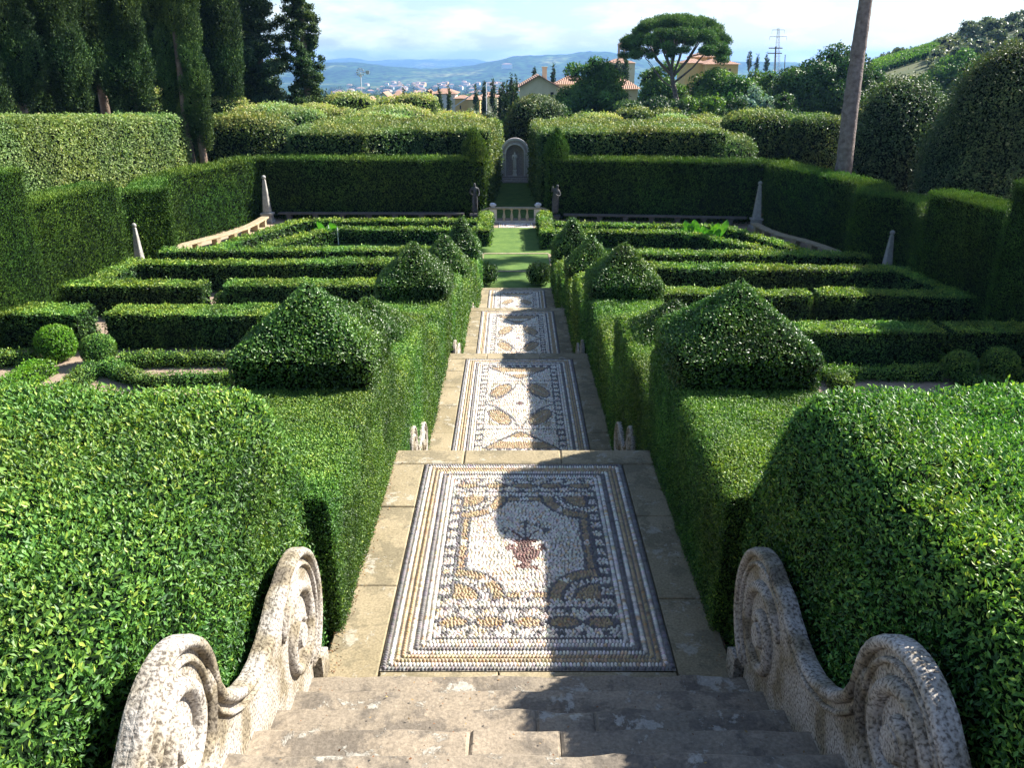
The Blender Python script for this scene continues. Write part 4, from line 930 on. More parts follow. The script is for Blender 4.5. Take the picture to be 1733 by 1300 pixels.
def bench(label, pts, legs, w=.42, z=.45, BENCHM=BENCHM):
    root = empty('stone_bench', (*pts[0], 0), label, 'bench', 'long stone benches around the garden'); ox, oy = pts[0]
    V, F = sweep(pts, None, lambda t: rrect(-w / 2, w / 2, z - .08, z, .02, .5), .6)
    V = V - [ox, oy, 0]; link('seat', np_mesh('seat', V, quads=F), [BENCHM], root)
    P = np.array(pts); seg = np.linalg.norm(np.diff(P, axis=0), axis=1); S = np.concatenate([[0], np.cumsum(seg)])
    for k in range(legs):
        t = (k + .4) / legs * S[-1]; lx, ly = np.interp(t, S, P[:, 0]) - ox, np.interp(t, S, P[:, 1]) - oy
        i = min(np.searchsorted(S, t, 'right') - 1, len(seg) - 1); dr = P[i + 1] - P[i]; an = math.atan2(dr[1], dr[0])
        bm = bmesh.new(); bbox(bm, -.12, .12, -w * .42, w * .42, 0, z - .09, .02); bbox(bm, -.15, .15, -w * .45, w * .45, z - .16, z - .10, .01)
        bmesh.ops.rotate(bm, verts=bm.verts, cent=(0, 0, 0), matrix=Matrix.Rotation(an, 3, 'Z')); bmesh.ops.translate(bm, verts=bm.verts, vec=(lx, ly, 0)); bm_obj('leg', bm, BENCHM, root)
bench('long bench under the left back hedge, in shade', [(-12.7, 44.65), (-2.75, 44.5)], 7, BENCHM=SHADEB)
bench('long bench under the right back hedge, in shade', [(2.55, 44.2), (12.0, 43.25)], 7, BENCHM=SHADEB)
bench('curved sunlit bench along the left side hedge', [(-13.1, 43.4), (-13.15, 41.6), (-13.3, 40.2), (-13.7, 38.8), (-14.3, 37.6), (-14.75, 36.6), (-14.95, 35.4)], 7)
bench('curved shaded bench along the right side hedge', [(12.0, 41.6), (12.15, 39.9), (12.5, 38.6), (13.1, 37.5), (13.5, 36.2), (13.75, 35.0)], 6)
# balustrade at the end of the lawn
root = empty('balustrade', (0, 44.15, 0), 'low cream balustrade with four balusters closing the far end of the lawn', 'balustrade')
for x in (-1.20, 1.17):
    bm = bmesh.new(); bbox(bm, x - .2, x + .2, -.16, .16, 0, .72, .012); bbox(bm, x - .23, x + .23, -.19, .19, 0, .10, .01); bm_obj('post', bm, PINKST, root)
bm = bmesh.new(); bbox(bm, -1.42, 1.38, -.2, .2, .72, .80, .02); 
for s, x in ((-1, -1.42), (1, 1.38)):
    vs = bbox(bm, min(x, x + s * .42), max(x, x + s * .42), -.12, .12, .72, .79, .01)
for v in bm.verts:
    k = max(0, abs(v.co.x + .02) - 1.4); v.co.z -= k * .35
bm_obj('handrail', bm, BENCHM, root)
bm = bmesh.new(); bbox(bm, -1.0, .97, -.12, .12, 0, .08, .01); bm_obj('base_rail', bm, PINKST, root)
for k in range(4):
    bm = bmesh.new(); x = -.62 + k * .41
    blathe(bm, x, 0, [(.08, .085), (.13, .085), (.14, .05), (.18, .06), (.30, .088), (.38, .07), (.52, .04), (.60, .035), (.64, .055), (.66, .07), (.715, .08)], 16); bm_obj('baluster', bm, BAL, root, smooth=True)
def basket(label, x, y, z, s=1.0):
    root = empty('fruit_basket', (x, y, z), label, 'ornament', 'stone fruit baskets on the far balustrade')
    bm = bmesh.new(); blathe(bm, 0, 0, [(0, .10 * s), (.05 * s, .13 * s), (.12 * s, .19 * s), (.14 * s, .19 * s)], 18); bm_obj('basket', bm, NICHEL, root)
    bm = bmesh.new()
    for k in range(16):
        a = random.random() * 6.28; r = random.uniform(0, .14) * s; bmesh.ops.create_icosphere(bm, subdivisions=2, radius=random.uniform(.045, .065) * s, matrix=Matrix.Translation((r * math.cos(a), r * math.sin(a), .20 * s - r * .35)))
    bm_obj('fruit', bm, NICHEL, root, smooth=True)
basket('stone basket of fruit on the left balustrade post', -1.20, 44.15, .80); basket('stone basket of fruit on the right balustrade post', 1.17, 44.15, .80)
# statues: skinned bodies
def figure(name, joints, edges, m, parent, loc=(0, 0, 0), sub=2, rot=0):
    me = bpy.data.meshes.new(name); me.from_pydata([j[:3] for j in joints], edges, [])
    o = bpy.data.objects.new(name, me); COL.objects.link(o)
    md = o.modifiers.new('s', 'SKIN'); md.use_smooth_shade = True
    for i, j in enumerate(joints): me.skin_vertices[0].data[i].radius = (j[3], j[4] if len(j) > 4 else j[3]); me.skin_vertices[0].data[i].use_root = (i == 0)
    o.modifiers.new('u', 'SUBSURF').levels = sub
    dg = bpy.context.evaluated_depsgraph_get(); dg.update(); me2 = bpy.data.meshes.new_from_object(o.evaluated_get(dg)); me2.name = name
    bpy.data.objects.remove(o); me2.materials.clear()
    me2.polygons.foreach_set('use_smooth', [True] * len(me2.polygons))
    o2 = link(name, me2, [m], parent); o2.location = loc; o2.rotation_euler.z = rot
    return o2
def pedestal(root, m, h, hw):
    bm = bmesh.new(); blathe(bm, 0, 0, [(0, hw * 1.2), (h * .2, hw * 1.2), (h * .28, hw * .95), (h * .8, hw * .92), (h * .86, hw * 1.1), (h, hw * 1.1)], 28, 12); bm_obj('pedestal', bm, m, root)
def statue_l(label, x, y, H):
    root = empty('statue', (x, y, 0), label, 'statue', 'dark statues at the ends of the back hedge'); ph = .42; pedestal(root, IRON, ph, .26); s = (H - ph) / 1.75; 
    J = [(0, 0, .95, .13, .10), (.01, 0, 1.15, .12, .09), (0, 0, 1.38, .15, .10), (0, 0, 1.50, .06), (0, -.01, 1.60, .075, .09), (0, -.01, 1.72, .06, .07),       # 0-5 trunk, neck, head
         (-.18, 0, 1.42, .055), (-.26, .03, 1.18, .045), (-.12, .12, 1.02, .035), (.18, 0, 1.42, .055), (.25, .02, 1.17, .045), (.20, -.10, .98, .035),               # arms
         (-.09, 0, .88, .085), (-.08, -.04, .50, .062), (-.07, .02, .10, .04), (-.07, -.08, .04, .04), (.09, 0, .88, .085), (.10, .02, .48, .062), (.12, .05, .10, .04), (.13, -.04, .04, .04)]
    E = [(0, 1), (1, 2), (2, 3), (3, 4), (4, 5), (2, 6), (6, 7), (7, 8), (2, 9), (9, 10), (10, 11), (0, 12), (12, 13), (13, 14), (14, 15), (0, 16), (16, 17), (17, 18), (18, 19)]
    J = [(a * s, b * s, c * s, *[q * s for q in r]) for a, b, c, *r in J]
    figure('body', J, E, IRON, root, (0, 0, ph))
    D_ = [(.02, .04, .88, .10, .09), (-.01, .07, .60, .12, .08), (-.08, .10, .32, .15, .09), (-.16, .09, .12, .15, .08), (.05, .10, .08, .13, .08)]
    figure('drapery', [(a * s, b * s, c * s, d * s, e * s) for a, b, c, d, e in D_], [(0, 1), (1, 2), (2, 3), (2, 4)], IRON, root, (0, 0, ph))
    return root
def statue_r(label, x, y, H):
    root = empty('statue', (x, y, 0), label, 'statue', 'dark statues at the ends of the back hedge'); ph = .42; pedestal(root, IRON, ph, .26); s = (H - ph) / 1.75
    J = [(0, 0, .95, .14, .12), (.03, 0, 1.15, .14, .12), (.05, 0, 1.36, .16, .12), (.08, -.04, 1.48, .07), (.10, -.08, 1.58, .085, .095), (.12, -.09, 1.70, .07, .07),
         (-.12, -.02, 1.40, .06), (-.19, -.10, 1.32, .05), (-.16, -.20, 1.50, .04), (-.14, -.18, 1.62, .045), (.20, -.03, 1.36, .06), (.27, -.10, 1.12, .05), (.12, -.20, 1.08, .04), (.02, -.20, 1.20, .035),
         (-.07, 0, .85, .12), (-.08, 0, .45, .09), (-.09, 0, .10, .06), (.09, 0, .85, .13), (.09, 0, .45, .10), (.09, 0, .10, .08)]
    E = [(0, 1), (1, 2), (2, 3), (3, 4), (4, 5), (2, 6), (6, 7), (7, 8), (8, 9), (2, 10), (10, 11), (11, 12), (12, 13), (0, 14), (14, 15), (15, 16), (0, 17), (17, 18), (18, 19)]
    figure('body', [(a * s, b * s, c * s, *[q * s for q in r]) for a, b, c, *r in J], E, IRON, root, (0, 0, ph))
    D_ = [(.04, .03, 1.30, .15, .12), (.04, .02, .95, .18, .14), (.02, .02, .50, .19, .13), (.02, .02, .08, .17, .13)]
    figure('drapery', [(a * s, b * s, c * s, d * s, e * s) for a, b, c, d, e in D_], [(0, 1), (1, 2), (2, 3)], WHITE if False else IRON, root, (0, 0, ph))
    return root
x, y, z = D(803, 308, 44.3); statue_l('dark statue of a slender standing nude, left of the passage', x, y, z)
x, y, z = D(940, 310, 43.9); statue_r('dark draped statue with a raised hand, right of the passage', x, y, z)
# niche at the end of the grove walk
nx, ny = -.02, 60.0
root = empty('stone_niche', (nx, ny, 0), 'arched stone niche of rough pumice at the end of the narrow grass walk', 'niche')
zb = .38; zt = 2.95; hw = .98; aw = .62; spr = 1.90
def arch_slab(name, inner, outer, y0, y1, m, zbot, spring_in, spring_out, parent):
    bm = bmesh.new(); n = 18; P = []; 
    for (w, sp_) in ((inner, spring_in), (outer, spring_out)):
        L_ = [(-w, zbot)] + [(-w * math.cos(a), sp_ + w * math.sin(a)) for a in np.linspace(0, math.pi, n)] + [(w, zbot)]; P.append(L_)
    def mk(y): return [[bm.verts.new((p[0], y, p[1])) for p in q] for q in P]
    A, B = mk(y0), mk(y1); k = len(P[0])
    for i in range(k - 1):
        bm.faces.new((A[0][i], A[0][i + 1], A[1][i + 1], A[1][i])); bm.faces.new((B[0][i], B[1][i], B[1][i + 1], B[0][i + 1]))
        bm.faces.new((A[0][i], B[0][i], B[0][i + 1], A[0][i + 1])); bm.faces.new((A[1][i], A[1][i + 1], B[1][i + 1], B[1][i]))
    for i in (0, k - 1): bm.faces.new((A[0][i], A[1][i], B[1][i], B[0][i]))
    return bm_obj(name, bm, m, parent)
arch_slab('front_arch', aw, hw, 0, .5, NICHEM, zb, spr, spr + .08, root)
arch_slab('arch_trim', aw + .01, aw + .11, -.05, .02, NICHEL, zb, spr, spr, root)
arch_slab('outer_trim', hw - .12, hw + .03, -.06, .03, NICHEL, zb, spr + .08, spr + .08, root)
bm = bmesh.new(); n = 14
for i in range(n):
    a0, a1 = math.pi * i / n, math.pi * (i + 1) / n
    q = [(-aw * math.cos(a), .1 + aw * .8 * math.sin(a)) for a in (a0, a1)]
    bm.faces.new([bm.verts.new((q[0][0], q[0][1], zb)), bm.verts.new((q[1][0], q[1][1], zb)), bm.verts.new((q[1][0], q[1][1], spr)), bm.verts.new((q[0][0], q[0][1], spr))])
    for j in range(6):
        b0, b1 = math.pi / 2 * j / 6, math.pi / 2 * (j + 1) / 6
        f = [((qq[0]) * math.cos(b), .1 + (qq[1] - .1) * math.cos(b), spr + aw * math.sin(b)) for qq, b in ((q[0], b0), (q[1], b0), (q[1], b1), (q[0], b1))]
        bm.faces.new([bm.verts.new(p) for p in f])
bmesh.ops.remove_doubles(bm, verts=bm.verts, dist=.0005); bm_obj('recess', bm, NICHEM, root)
for s in (-1, 1):
    bm = bmesh.new(); bbox(bm, s * .80 - .035, s * .80 + .035, -.04, .01, zb + .2, spr - .05, .01); bbox(bm, s * .80 - .12, s * .80 + .12, -.07, .01, spr - .02, spr + .06, .01); bm_obj('pilaster', bm, NICHEL, root)
bm = bmesh.new(); bbox(bm, -1.05, 1.05, -.1, .75, .3, zb, .01); bm_obj('base', bm, NICHEM, root)
for k in range(2):
    bm = bmesh.new(); bbox(bm, -1.15 - k * .0, 1.15, -.45 - k * .38, -.08 - k * .38, 0, .27 - k * .12, .015); bm_obj('step', bm, NICHEM, root)
root = empty('statue', (nx - .02, ny + .18, zb), 'small white standing statue on a plinth inside the niche', 'statue')
pedestal(root, WHITE, .42, .13); s = .70
figure('body', [(a * s, b * s, c * s, *[q * s for q in r]) for a, b, c, *r in [(0, 0, .95, .15, .11), (.01, 0, 1.15, .13, .10), (0, 0, 1.38, .17, .11), (0, 0, 1.50, .07), (0, -.01, 1.60, .085, .09), (0, -.01, 1.72, .07, .07),
       (-.19, 0, 1.40, .06), (-.26, -.03, 1.15, .05), (-.20, -.14, .98, .045), (.19, 0, 1.40, .06), (.22, -.08, 1.18, .05), (.06, -.16, 1.22, .04),
       (-.08, 0, .85, .12), (-.08, -.02, .48, .10), (-.08, 0, .06, .09), (.08, 0, .85, .12), (.09, 0, .48, .10), (.09, 0, .06, .09)]],
       [(0, 1), (1, 2), (2, 3), (3, 4), (4, 5), (2, 6), (6, 7), (7, 8), (2, 9), (9, 10), (10, 11), (0, 12), (12, 13), (13, 14), (0, 15), (15, 16), (16, 17)], WHITE, root, (0, 0, .42))
# lush leaves and stakes in the hexagonal ponds
def lush(label, pts, h):
    V = []; F = []
    for (x, y) in pts:
        for k in range(2):
            a = random.uniform(-.9, .9) ; L = h * random.uniform(.6, 1.1); w = random.uniform(.13, .2); tx = math.sin(a) * .45; ty = random.uniform(-.3, .2)
            prev = None; n = 8; sx = random.uniform(-.05, .05)
            for i in range(n + 1):
                t = i / n; ww = (w if t > .35 else .012) * (math.sin(math.pi * min(1, max(0, (t - .3) / .7))) ** .7 if t > .35 else 1)
                cx_, cy_, cz_ = x + sx + tx * t * L, y + ty * t * L, .05 + L * (t - .18 * t * t); b = len(V)
                V += [(cx_ - ww, cy_ + .03 * t, cz_), (cx_, cy_, cz_ - .02), (cx_ + ww, cy_ + .03 * t, cz_)]
                if i: F += [(b - 3, b - 2, b + 1, b), (b - 2, b - 1, b + 2, b + 1)]
    me = np_mesh('water_plant', V, quads=F, rnd=rng.random(len(F)), smooth=np.ones(len(F)), mi=np.zeros(len(F))); return tag(link('water_plant', me, [LUSH]), label, 'plant')
lush('clump of lush bright leaves in the left parterre', [G(u, 412, 0) for u in (540, 548, 556, 563, 570)], 1.25)
lush('larger clump of lush bright leaves in the right parterre', [G(u, 416, 0) for u in (1155, 1164, 1173, 1182, 1190, 1198, 1206, 1214)], 1.35)
for u, v0, v1, lb in ((558, 381, 408, 'pale thin stake beside the left pond leaves'), (573, 385, 410, 'dark thin stake in the left parterre'), (591, 385, 405, 'slanting thin stake in the left parterre')):
    x, y = G(u, v1 + 4, 0); z = D(u, v0, y)[2]; bm = bmesh.new(); btube(bm, [(x, y, 0), (x + (.25 if u == 591 else 0), y, z)], .022, 6); tag(bm_obj('stake', bm, PALEM), lb, 'stake', 'thin stakes in the parterre')
# ------------------------------------------------------------------ trees
_ico = {}
def ico(sub):
    if sub not in _ico:
        bm = bmesh.new(); bmesh.ops.create_icosphere(bm, subdivisions=sub, radius=1); V = np.array([v.co[:] for v in bm.verts]); F = np.array([[v.index for v in f.verts] for f in bm.faces]); bm.free(); _ico[sub] = (V, F)
    return _ico[sub]
def crown(name, B, lm, parent, L0=.12, cov=1.2, core=CORED, cr=.62, lmin=.0036, wl=.55, up=.2, along=.5, spread=1.0, bias=0.0, shell=(.55, 1.08), dens=None, flop=0.0):
    B = np.asarray(B, float); cen = B[:, :3]; rad = B[:, 3:6]
    dist = np.maximum(zc(cen[:, 1], cen[:, 2]), 3); L = np.maximum(L0, lmin * dist)
    ar = 4 * np.pi * ((rad[:, 0] * rad[:, 1]) ** 1.6 / 3 + (rad[:, 0] * rad[:, 2]) ** 1.6 / 3 + (rad[:, 1] * rad[:, 2]) ** 1.6 / 3) ** (1 / 1.6)
    w = infr(cen, None); cnt = rng.poisson(ar * cov * 4 / (L * L) * (.5 / wl) * w); idx = np.repeat(np.arange(len(B)), cnt); n = len(idx)
    d = rng.normal(size=(n, 3)); d /= np.linalg.norm(d, axis=1)[:, None]
    r = shell[0] + (shell[1] - shell[0]) * rng.random(n) ** .6
    P = cen[idx] + d * rad[idx] * r[:, None]; N = d / rad[idx]; N /= np.linalg.norm(N, axis=1)[:, None]
    P += rng.normal(size=(n, 3)) * (L[idx] * .3)[:, None]
    if dens is not None: k = dens(P); P, N, idx = P[k], N[k], idx[k]; n = len(P)
    bv = rng.normal(0, .14, len(B))
    rv = np.clip(.42 + .25 * rng.normal(size=n) + bv[idx] + bias + .12 * np.clip(N[:, 2], -1, 1), 0, 1)
    LV, LF = leaves(P, N, L[idx], wl, spread, up, along)
    iv, fi = ico(1); m = len(iv)
    CV = (cen[:, None] + iv[None] * rad[:, None] * cr).reshape(-1, 3); CF = (fi[None] + (np.arange(len(B)) * m)[:, None, None]).reshape(-1, 3)
    V = np.concatenate([CV, LV]); Q = LF + len(CV)
    mi = np.concatenate([np.zeros(len(CF)), np.ones(len(Q))]); rd = np.concatenate([np.zeros(len(CF)), rv])
    ctr = np.array([B[:, 0].mean(), B[:, 1].mean(), 0]) if parent is None else np.array(parent.location)
    me = np_mesh(name, V - ctr, quads=Q, tris=CF, mi=mi, rnd=rd)
    o = link(name, me, [core, lm], parent)
    if parent is None: o.location = ctr
    return o
def trunk(root, pts, rads, m=BARK, name='trunk', n=10):
    bm = bmesh.new(); P = [Vector(p) - root.location for p in pts]; btube(bm, P, rads, n, flat=Vector((1, 0, 0))); return bm_obj(name, bm, m, root, smooth=True)
def limbs(root, base, tips, r, m=BARK, name='limb', sag=.15):
    bm = bmesh.new(); base = Vector(base) - root.location
    for t in tips:
        t = Vector(t) - root.location; mid = base.lerp(t, .5) + Vector((random.uniform(-.3, .3), random.uniform(-.3, .3), -sag * (t - base).length)); btube(bm, [base, base.lerp(mid, .6), mid, mid.lerp(t, .6), t], [r, r * .8, r * .6, r * .42, r * .2], 6)
    return bm_obj(name, bm, m, root, smooth=True)
def cypress(label, u, vt, wpx, d, z0, lm=CYP, H=None, stem=1.6, grp='tall cypresses', x=None, lean=0, loose=0.0, L0=.09, shape='col', nb=None):
    xx, y, zt = D(u, vt, d)
    if x is not None: xx = x
    if H: zt = z0 + H
    r = wpx / 2 * zc(d, (zt + z0) / 2) / FPX; root = empty('cypress_tree', (xx, y, z0), label, 'cypress', grp)
    far = d > 90; n = nb or int(np.clip((zt - z0) / max(r, .25) * (15 if not far else 4), 14, 190)); B = []
    for i in range(n):
        t = (i + random.random()) / n; z = z0 + stem + (zt - z0 - stem) * t
        k = (min(1, (t + .06) / .16) ** .5) * (1 - max(0, t - .45) / .55) ** .62 if shape == 'spire' else min(1, (t + .12) / .22) ** .6 * (1 - max(0, t - .8) / .2 * .6)
        k = max(k, .12); a = random.random() * 6.283; q = r * k * random.uniform(.15, .72 + loose * .5); br = r * k * random.uniform(.2, .5) * (1 - loose * .25)
        B.append((xx + lean * t + q * math.cos(a), y + q * math.sin(a), z, br, br, min(br * random.uniform(1.6, 2.8) * (1 - .4 * loose), (zt - z0) * .14)))
    crown('crown', B, lm, root, L0, 1.1, lmin=.0032, wl=.4, up=.9, along=.5, spread=.6, cr=.62, shell=(.5, 1.28))
    trunk(root, [(xx, y, z0 - .3), (xx + lean * .2, y, z0 + stem + (zt - z0) * .25), (xx + lean, y, zt - (zt - z0) * .1)], [r * .22 + .05, r * .15 + .03, .03], BARKC)
    return root
# twin-stemmed cypress in front of the mounds
def twin():
    x, y, z = D(335, 285, 46.5); root = empty('cypress_tree', (x, y, 0), 'foreground twin-stemmed cypress with pale bare trunks, right of the pale hedge', 'cypress', 'tall cypresses')
    B = []
    for (ox, w0, zlo, nb_) in ((-.95, .85, 4.4, 70), (.32, 1.0, 4.0, 105)):
        for i in range(nb_):
            t = (i + random.random()) / nb_; zz = zlo + (17 - zlo) * t; k = min(1, (t + .05) / .12) ** .5 * (1 - max(0, t - .7) / .3) ** .5; a = random.random() * 6.283; q = w0 * k * random.uniform(.1, .62); br = w0 * k * random.uniform(.16, .42)
            B.append((x + ox * (1 - .2 * t) + q * math.cos(a), y + q * math.sin(a), zz, br, br, br * random.uniform(1.7, 2.8)))
    crown('crown', B, CYP, root, .08, 1.3, lmin=.0026, wl=.4, up=.9, along=.5, spread=.6, cr=.64, bias=.12, shell=(.5, 1.25))
    for ox, r in ((-.35, .27), (.42, .24)): trunk(root, [(x + ox, y, -.3), (x + ox * .9, y, 3.5), (x + ox * .6, y, 12)], [r, r * .85, .08], BARKC)
twin()
CYPL = [(15, 0, 95, 44, 'cypress at the left picture edge', .3), (-50, 0, 110, 42, 'cypress cut by the left picture edge', .2), (100, 0, 84, 47, 'second dark cypress from the left edge', .3), (160, 0, 78, 52, 'third dark cypress from the left edge', .25), (212, 0, 76, 50, 'fourth dark cypress from the left edge', .3),
      (60, 0, 80, 58, 'shaded cypress standing behind the second one', .2), (245, 0, 62, 57, 'cypress with hanging grey-green foliage', .1), (290, 0, 80, 58, 'cypress behind the twin-stemmed one', .2), (375, 0, 70, 60, 'cypress just right of the twin-stemmed one', .2), (130, 0, 90, 62, 'shaded cypress deep in the grove', .2), (190, 0, 90, 64, 'shaded cypress deep in the grove, farther right', .2)]
CYPL += [(30, 0, 110, 70, 'shaded cypress at the back of the grove, leftmost', .3), (85, 0, 110, 73, 'shaded cypress at the back of the grove, second from the left', .3), (150, 0, 120, 76, 'shaded cypress at the back of the grove, third from the left', .3), (225, 0, 120, 72, 'shaded cypress at the back of the grove, fourth from the left', .3), (275, 0, 100, 75, 'shaded cypress at the back of the grove, fifth from the left', .3), (345, 0, 110, 73, 'shaded cypress at the back of the grove, rightmost', .3)]
for u, v, w, d, lb, lo in CYPL:
    x, y, z = D(u, 80, d); cypress(lb, u, 0, w * (.92 if d < 65 else 1.15), d, 0, H=random.uniform(17, 20), stem=6.6 if u in (15, 160, 245) else (5.4 if u in (100, 212) else 2.0), loose=lo, x=x)
def conifer(label, u, wpx, d, z0, H, stem, seed=0):
    """looser dark conifer with branch tips that stick out"""
    random.seed(seed); x, y, z = D(u, 80, d); r = wpx / 2 * zc(d, 8) / FPX; root = empty('conifer_tree', (x, y, z0), label, 'tree', 'dark conifers beside the view')
    B = []
    for i in range(300):
        t = (i + random.random()) / 300; zz = z0 + stem + (H - stem) * t; k = (1.1 - .6 * max(0, t - .08)) * min(1, (t + .1) / .12) ; a = random.random() * 6.283; q = r * k * random.uniform(.15, 1.05); br = r * random.uniform(.17, .32) * (1 - .4 * t)
        B.append((x + q * math.cos(a), y + q * math.sin(a), zz - q * .12, br * 1.25, br * 1.25, br * .8))
    crown('crown', B, ILEXD if seed % 2 else CYP, root, .10, 1.1, lmin=.0030, wl=.5, up=.2, spread=1.0, cr=.6)
    trunk(root, [(x, y, z0 - .5), (x + .05, y, z0 + H * .5), (x, y, z0 + H * .95)], [.34, .22, .05], BARK)
conifer('large dark conifer left of the bright gap', 437, 98, 66, 0, 22, 1.5, 21)
conifer('dark conifer with a bare grey trunk at the edge of the view', 513, 64, 66, 0, 21, 1.9, 22)
conifer('dark conifer half hidden behind the larger one', 398, 70, 70, 0, 19, 1.0, 23)
random.seed(11)
def broad(label, u, vt, wpx, d, vb=None, lm=TREE, z0=None, nb=60, hfrac=.8, grp='broadleaved trees beyond the grove', L0=.12, bias=0, name='broadleaf_tree', asym=0.0, fl=1.0, cov=1.0, br=(.18, .32)):
    x, y, zt = D(u, vt, d)
    if vb is not None: z0 = D(u, vb, d)[2]
    if z0 is None: z0 = float(ground_z(x, y))
    r = wpx / 2 * zc(d, zt) / FPX; H = zt - z0; root = empty(name, (x, y, z0), label, 'tree', grp)
    cz_ = zt - H * hfrac / 2; rz = H * hfrac / 2; B = []
    for i in range(nb):
        v = np.random.default_rng(random.randrange(10 ** 6)).normal(size=3); v /= np.linalg.norm(v); q = random.uniform(.35, .86); b = random.uniform(*br) * r
        B.append((x + v[0] * r * q * (1 + asym * v[2]), y + v[1] * r * q * fl, cz_ + v[2] * rz * q + (rz * .15 if v[2] < 0 else 0), b, b, b * .8))
    crown('crown', B, lm, root, L0, cov, bias=bias, cr=.55)
    trunk(root, [(x, y, z0 - .6), (x + r * .05, y, z0 + H * .35), (x, y, z0 + H * .7)], [max(.12, r * .09), r * .06, r * .02])
    limbs(root, (x, y, z0 + H * .25), [(x + r * .6 * math.cos(a), y + r * .6 * math.sin(a), cz_ + rz * .3 * random.uniform(-.5, 1)) for a in (0.4, 2.2, 3.6, 5.2)], r * .04)
    return root
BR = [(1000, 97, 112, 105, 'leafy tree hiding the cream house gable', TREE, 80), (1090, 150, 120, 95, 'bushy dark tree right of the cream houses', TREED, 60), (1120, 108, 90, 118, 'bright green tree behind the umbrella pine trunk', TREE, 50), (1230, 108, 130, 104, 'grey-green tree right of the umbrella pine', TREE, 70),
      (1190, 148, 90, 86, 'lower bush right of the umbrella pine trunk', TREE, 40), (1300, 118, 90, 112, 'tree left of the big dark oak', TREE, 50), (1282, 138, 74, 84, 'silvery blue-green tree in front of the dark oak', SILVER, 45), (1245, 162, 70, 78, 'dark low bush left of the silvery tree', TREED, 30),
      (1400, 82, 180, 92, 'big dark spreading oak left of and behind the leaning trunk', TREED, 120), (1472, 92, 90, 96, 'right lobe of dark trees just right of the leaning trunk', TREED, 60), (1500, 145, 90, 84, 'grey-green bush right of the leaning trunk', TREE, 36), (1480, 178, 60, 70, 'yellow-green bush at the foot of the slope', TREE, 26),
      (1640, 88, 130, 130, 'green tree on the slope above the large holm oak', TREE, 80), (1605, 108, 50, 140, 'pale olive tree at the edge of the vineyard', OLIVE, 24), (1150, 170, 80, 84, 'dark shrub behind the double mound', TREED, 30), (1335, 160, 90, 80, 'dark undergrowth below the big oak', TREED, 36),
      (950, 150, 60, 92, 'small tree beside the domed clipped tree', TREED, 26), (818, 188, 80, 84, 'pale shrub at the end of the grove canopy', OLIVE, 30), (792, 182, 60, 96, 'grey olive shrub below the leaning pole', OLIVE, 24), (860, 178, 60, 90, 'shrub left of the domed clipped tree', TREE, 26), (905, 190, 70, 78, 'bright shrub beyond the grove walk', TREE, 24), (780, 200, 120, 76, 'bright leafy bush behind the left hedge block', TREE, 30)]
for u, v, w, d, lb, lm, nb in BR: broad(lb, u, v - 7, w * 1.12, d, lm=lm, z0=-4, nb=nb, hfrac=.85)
# umbrella pine
def umbrella():
    x, y, zb = D(1152, 200, 108); root = empty('umbrella_pine', (x, y, zb - 3), 'umbrella pine with a wide flat-domed crown and bare forking limbs', 'pine tree')
    def at(u, v, dy=0): q = D(u, v, 108); return Vector((q[0], q[1] + dy, q[2]))
    B = []
    R_ = 6.3; cx_, cy_, cz_ = at(1142, 78)
    for i in range(120):
        a = random.random() * 6.283; q = math.sqrt(random.random()); hx = R_ * q * math.cos(a); hy = R_ * q * math.sin(a); hz = 3.6 * (1 - q * q) ** .55 - .3 - .9 * max(0, q - .5) * 2 * random.random()
        b = random.uniform(.6, 1.15) * (1 - .2 * q); B.append((cx_ + hx, cy_ + hy, cz_ + hz - random.uniform(0, .5), b * 1.15, b * 1.15, b * .62))
    for i in range(26):
        a = random.random() * 6.283; q = random.uniform(.75, 1.02); b = random.uniform(.4, .65); B.append((cx_ + R_ * q * math.cos(a), cy_ + R_ * q * math.sin(a), cz_ - random.uniform(.2, 1.1), b * 1.2, b * 1.2, b * .6))
    crown('crown', B, PINE, root, .14, 1.2, lmin=.0030, wl=.3, up=.7, spread=.8, cr=.75)
    trunk(root, [at(1152, 215), at(1146, 175), at(1138, 135), at(1136, 118)], [.42, .33, .27, .22], BARKP)
    bm = bmesh.new()
    for st, en, r in (((1137, 128), (1085, 60), .15), ((1137, 122), (1120, 50), .15), ((1136, 118), (1150, 45), .16), ((1138, 130), (1190, 62), .17), ((1140, 140), (1205, 75), .15), ((1138, 132), (1165, 50), .12), ((1143, 152), (1100, 105), .10), ((1100, 105), (1085, 78), .06),
                      ((1165, 96), (1215, 70), .08), ((1115, 92), (1072, 70), .07), ((1140, 95), (1133, 50), .08)):
        for dy in (0, random.uniform(-3, 3)):
            p, q = at(*st), at(*en, dy); m_ = p.lerp(q, .5) + Vector((0, 0, -.45)); btube(bm, [x_ - root.location for x_ in (p, p.lerp(m_, .5), m_, m_.lerp(q, .5), q)], [r, r * .85, r * .7, r * .55, r * .3], 6)
    bm_obj('limb', bm, BARKP, root, smooth=True)
umbrella()
